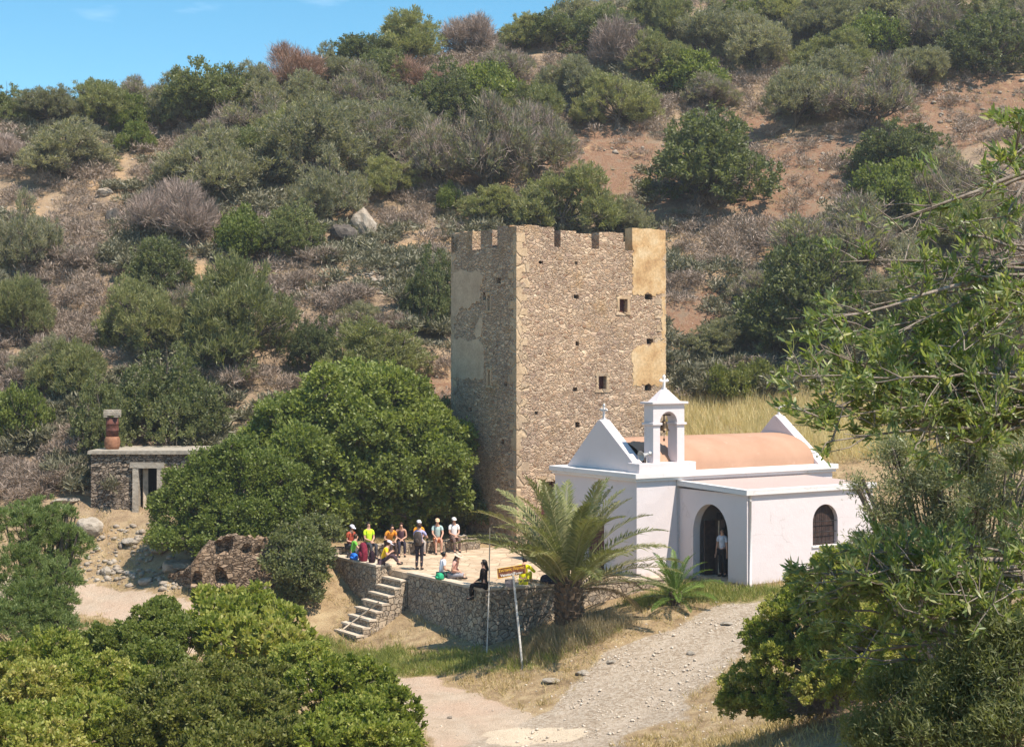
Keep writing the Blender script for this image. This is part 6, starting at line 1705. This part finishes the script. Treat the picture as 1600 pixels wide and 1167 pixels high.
rock_thing(228, 912, 26, 14, 'rock_pale', 'white rock just above the sandy road, left of the ruin', 3)
rock_thing(165, 905, 20, 18, 'rock_pale', 'small white rock beside the sandy road on the left', 0)
rock_thing(103, 788, 52, 10, 'rock_pale', 'long pale slab lying left of the hut', 4)
rock_thing(136, 778, 18, 12, 'rock_pale', 'pale stone at the left corner of the hut', 5)
rock_thing(140, 832, 46, 34, 'rock_pale', 'large whitish boulder in the rubble below the hut', 1)
rock_thing(205, 848, 30, 12, 'rock_pale', 'flat pale slab under the hut doorway', 2)
rock_thing(172, 700, 12, 10, 'rock_pale', 'small pale stone on the slope behind the hut', 3)
for k, (px, py, w_, h_) in enumerate(((300, 872, 60, 16), (330, 868, 46, 16), (345, 858, 30, 14))):
    rock_thing(px - 6, py + 20, w_, h_, 'rock', ('broad brown stone at the foot of the tumbled stub', 'brown stone against the left foot of the niched ruin', 'small brown stone at the niched ruin')[k], k + 2)
for k, (px, py, w_, h_, l_) in enumerate(((910, 1056, 24, 10, 'pale stone on the verge below the palm'), (862, 1072, 34, 6, 'flat pale stone lying left on the gravel verge'), (1300 - 220, 1030, 14, 8, 'small pale stone in the middle of the gravel track'), (703, 1124, 10, 5, 'small dark stone on the dirt road'), (955, 1045, 18, 7, 'pale stone right of the dry grass under the palm'), (1135, 975, 22, 7, 'flat pale stone on the track before the annex'))):
    rock_thing(px, py, w_, h_, 'rock' if 'dark' in l_ else 'rock_pale', l_, k, 'stone', 44, sink=.4)
# loose stones: one mass each
IB = [rock_mesh(70 + i, sub=1) for i in range(5)]
IBV = []
for me in IB:
    V = np.array([tuple(v.co) for v in me.vertices]); F = np.array([tuple(p.vertices) for p in me.polygons]); IBV.append((V, F))
def stones(name, pts, sizes, mat, seed):
    g = np.random.default_rng(seed); Vs, Fs, off = [], [], 0
    for (x, y), s in zip(pts, sizes):
        V, F = IBV[g.integers(5)]; a = g.uniform(0, 6.28); c_, s_ = math.cos(a), math.sin(a)
        Q = V * s * np.array([g.uniform(.8, 1.4), g.uniform(.7, 1.1), g.uniform(.4, .75)])
        Q = np.c_[Q[:, 0] * c_ - Q[:, 1] * s_, Q[:, 0] * s_ + Q[:, 1] * c_, Q[:, 2]]
        Vs.append((Q, x, y, s)); Fs.append(F + off); off += len(V)
    zs = H(np.array([v[1] for v in Vs]), np.array([v[2] for v in Vs]))
    VV = np.concatenate([q + np.array([x, y, z + s * .12]) for (q, x, y, s), z in zip(Vs, zs)])
    tag(link_mesh(name, np_mesh(name, VV, np.concatenate(Fs), mat)), kind='stuff')
def mask_at(a, x, y): return a[np.abs(gy[:, None] - y).argmin(0), np.abs(gx[:, None] - x).argmin(0)]
g = np.random.default_rng(5)
x = g.uniform(-4, 14, 30000); y = g.uniform(43, 61, 30000)
mg = mask_at(a_grav, x, y); mr = mask_at(a_road, x, y)
keep = (g.uniform(0, 1, 30000) < (mg * np.clip((fbm(x, y, 1.3, 88) - .42) * 5, .05, 1) * .5 + (1 - mg) * (1 - mr) * .07 * (x > 0) + mr * .012)) & ~inside(x, y, TERR_POLY)
pts = np.c_[x, y][keep]; stones('gravel', pts, .016 + .065 * g.uniform(0, 1, len(pts)) ** 4.5, M['pebble'], 6)
x = g.uniform(-23, -9, 5000); y = g.uniform(64, 75, 5000)
dn = fbm(x, y, 2.0, 15); band = (np.abs(H0(x, y) - .2) < 1.3)
keep = band & (dn > .50) & (g.uniform(0, 1, 5000) < .7) & ~inside(x, y, TERR_POLY) & (mask_at(a_road, x, y) < .3)
pts = np.c_[x, y][keep]; stones('rubble', pts, .05 + .20 * g.uniform(0, 1, len(pts)) ** 3.5, M['rock'], 7)
c_ = ground_at(608, 448, 80); a = g.normal(0, 1, (260, 2)) * [1.5, .8]
stones('rubble', np.c_[c_.x + a[:, 0], c_.y + a[:, 1]], g.uniform(.08, .24, 260), M['rock'], 8)
x = g.uniform(-42, 45, 14000); y = g.uniform(80, 150, 14000)
keep = (fbm(x, y, 5, 19) > .5) & (g.uniform(0, 1, 14000) < .25 + .3 * mask_at(a_red, x, y)); pts = np.c_[x, y][keep]
stones('hill_stones', pts, .06 + .30 * g.uniform(0, 1, len(pts)) ** 4, M['rock'], 9)

# ------------------------------------------------------------------ grasses
def grass(name, x, y, l, w, K, mat, seed, spread=.35, jit=.05, lean=0):
    g = np.random.default_rng(seed); z = H(x, y)
    C = np.c_[x, y, z - .02]; A = unit(np.tile([0., 0, 1], (len(C), 1)) + g.normal(0, .15, C.shape))
    V, F, v = leaves(g, C, A, K, l, w, spread, np.array([jit, jit, .004]), .5, .1)
    tag(link_mesh(name, np_mesh(name, V, F, mat, False, {'v': v})), kind='stuff')
def scatter(n, x0, x1, y0, y1, prob, seed):
    g = np.random.default_rng(seed); x = g.uniform(x0, x1, n); y = g.uniform(y0, y1, n)
    k = (g.uniform(0, 1, n) < prob(x, y)) & ~inside(x, y, TERR_POLY); return x[k], y[k]
off_way = lambda x, y: (1 - np.clip(mask_at(a_road, x, y) * 1.5, 0, 1)) * (1 - np.clip(mask_at(a_grav, x, y) * 1.35, 0, 1)) * (1 - mask_at(a_pale, x, y))
x, y = scatter(52000, -24, 16, 33, 79, lambda x, y: off_way(x, y) * np.clip((fbm(x, y, 2.2, 33) - .36) * 4, .08, 1) * .55 * (1 - .6 * mask_at(a_green, x, y)), 41)
grass('dry_grass', x, y, .22, .010, 9, M['drygrass'], 1, .6, .10)
x, y = scatter(16000, -10, 13, 53, 64, lambda x, y: off_way(x, y) * mask_at(a_green, x, y) * .95, 42)
grass('green_grass', x, y, .26, .009, 12, M['greengrass'], 2, .5, .09)
x, y = scatter(9000, 5, 27, 76.5, 90, lambda x, y: np.clip((fbm(x, y, 3, 35) - .25) * 4, .25, 1) * (1 - ss(y, 85, 90)), 43)
grass('ripe_oats', x, y, .85, .010, 9, M['wheat'], 3, .34, .12)
x, y = scatter(3000, gp.x - 2.6, gp.x + 2.6, gp.y - 2.6, gp.y + 1.8, lambda x, y: np.clip(1.25 - np.hypot((x - gp.x - .1) / 2.1, (y - gp.y + .5) / 1.5), 0, 1) * .8, 44)
grass('grey_grass', x, y, .46, .0075, 12, M['greygrass'], 4, .38, .10)
x, y = scatter(26000, -36, 44, 79, 140, lambda x, y: np.clip((fbm(x, y, 4, 36) - .38) * 4, .05, 1) * .55 * (1 - .4 * mask_at(a_red, x, y)), 45)
grass('hill_grass', x, y, .30, .012, 8, M['drygrass'], 5, .55, .14)

# ------------------------------------------------------------------ the thin bluish air over the valley
m, nt, out = new_mat('haze')
vol = nd(nt, 'ShaderNodeVolumePrincipled', {'Color': (.88, .92, 1.0, 1), 'Density': 0.00035, 'Anisotropy': .2})
nt.links.new(vol.outputs[0], out.inputs['Volume'])
hz_ = MB(); hz_.box((-95, -14, -5.5), (95, 228, float(GZ.max()) + 9)); ho = hz_.build('haze', m)
tag(ho, kind='stuff')
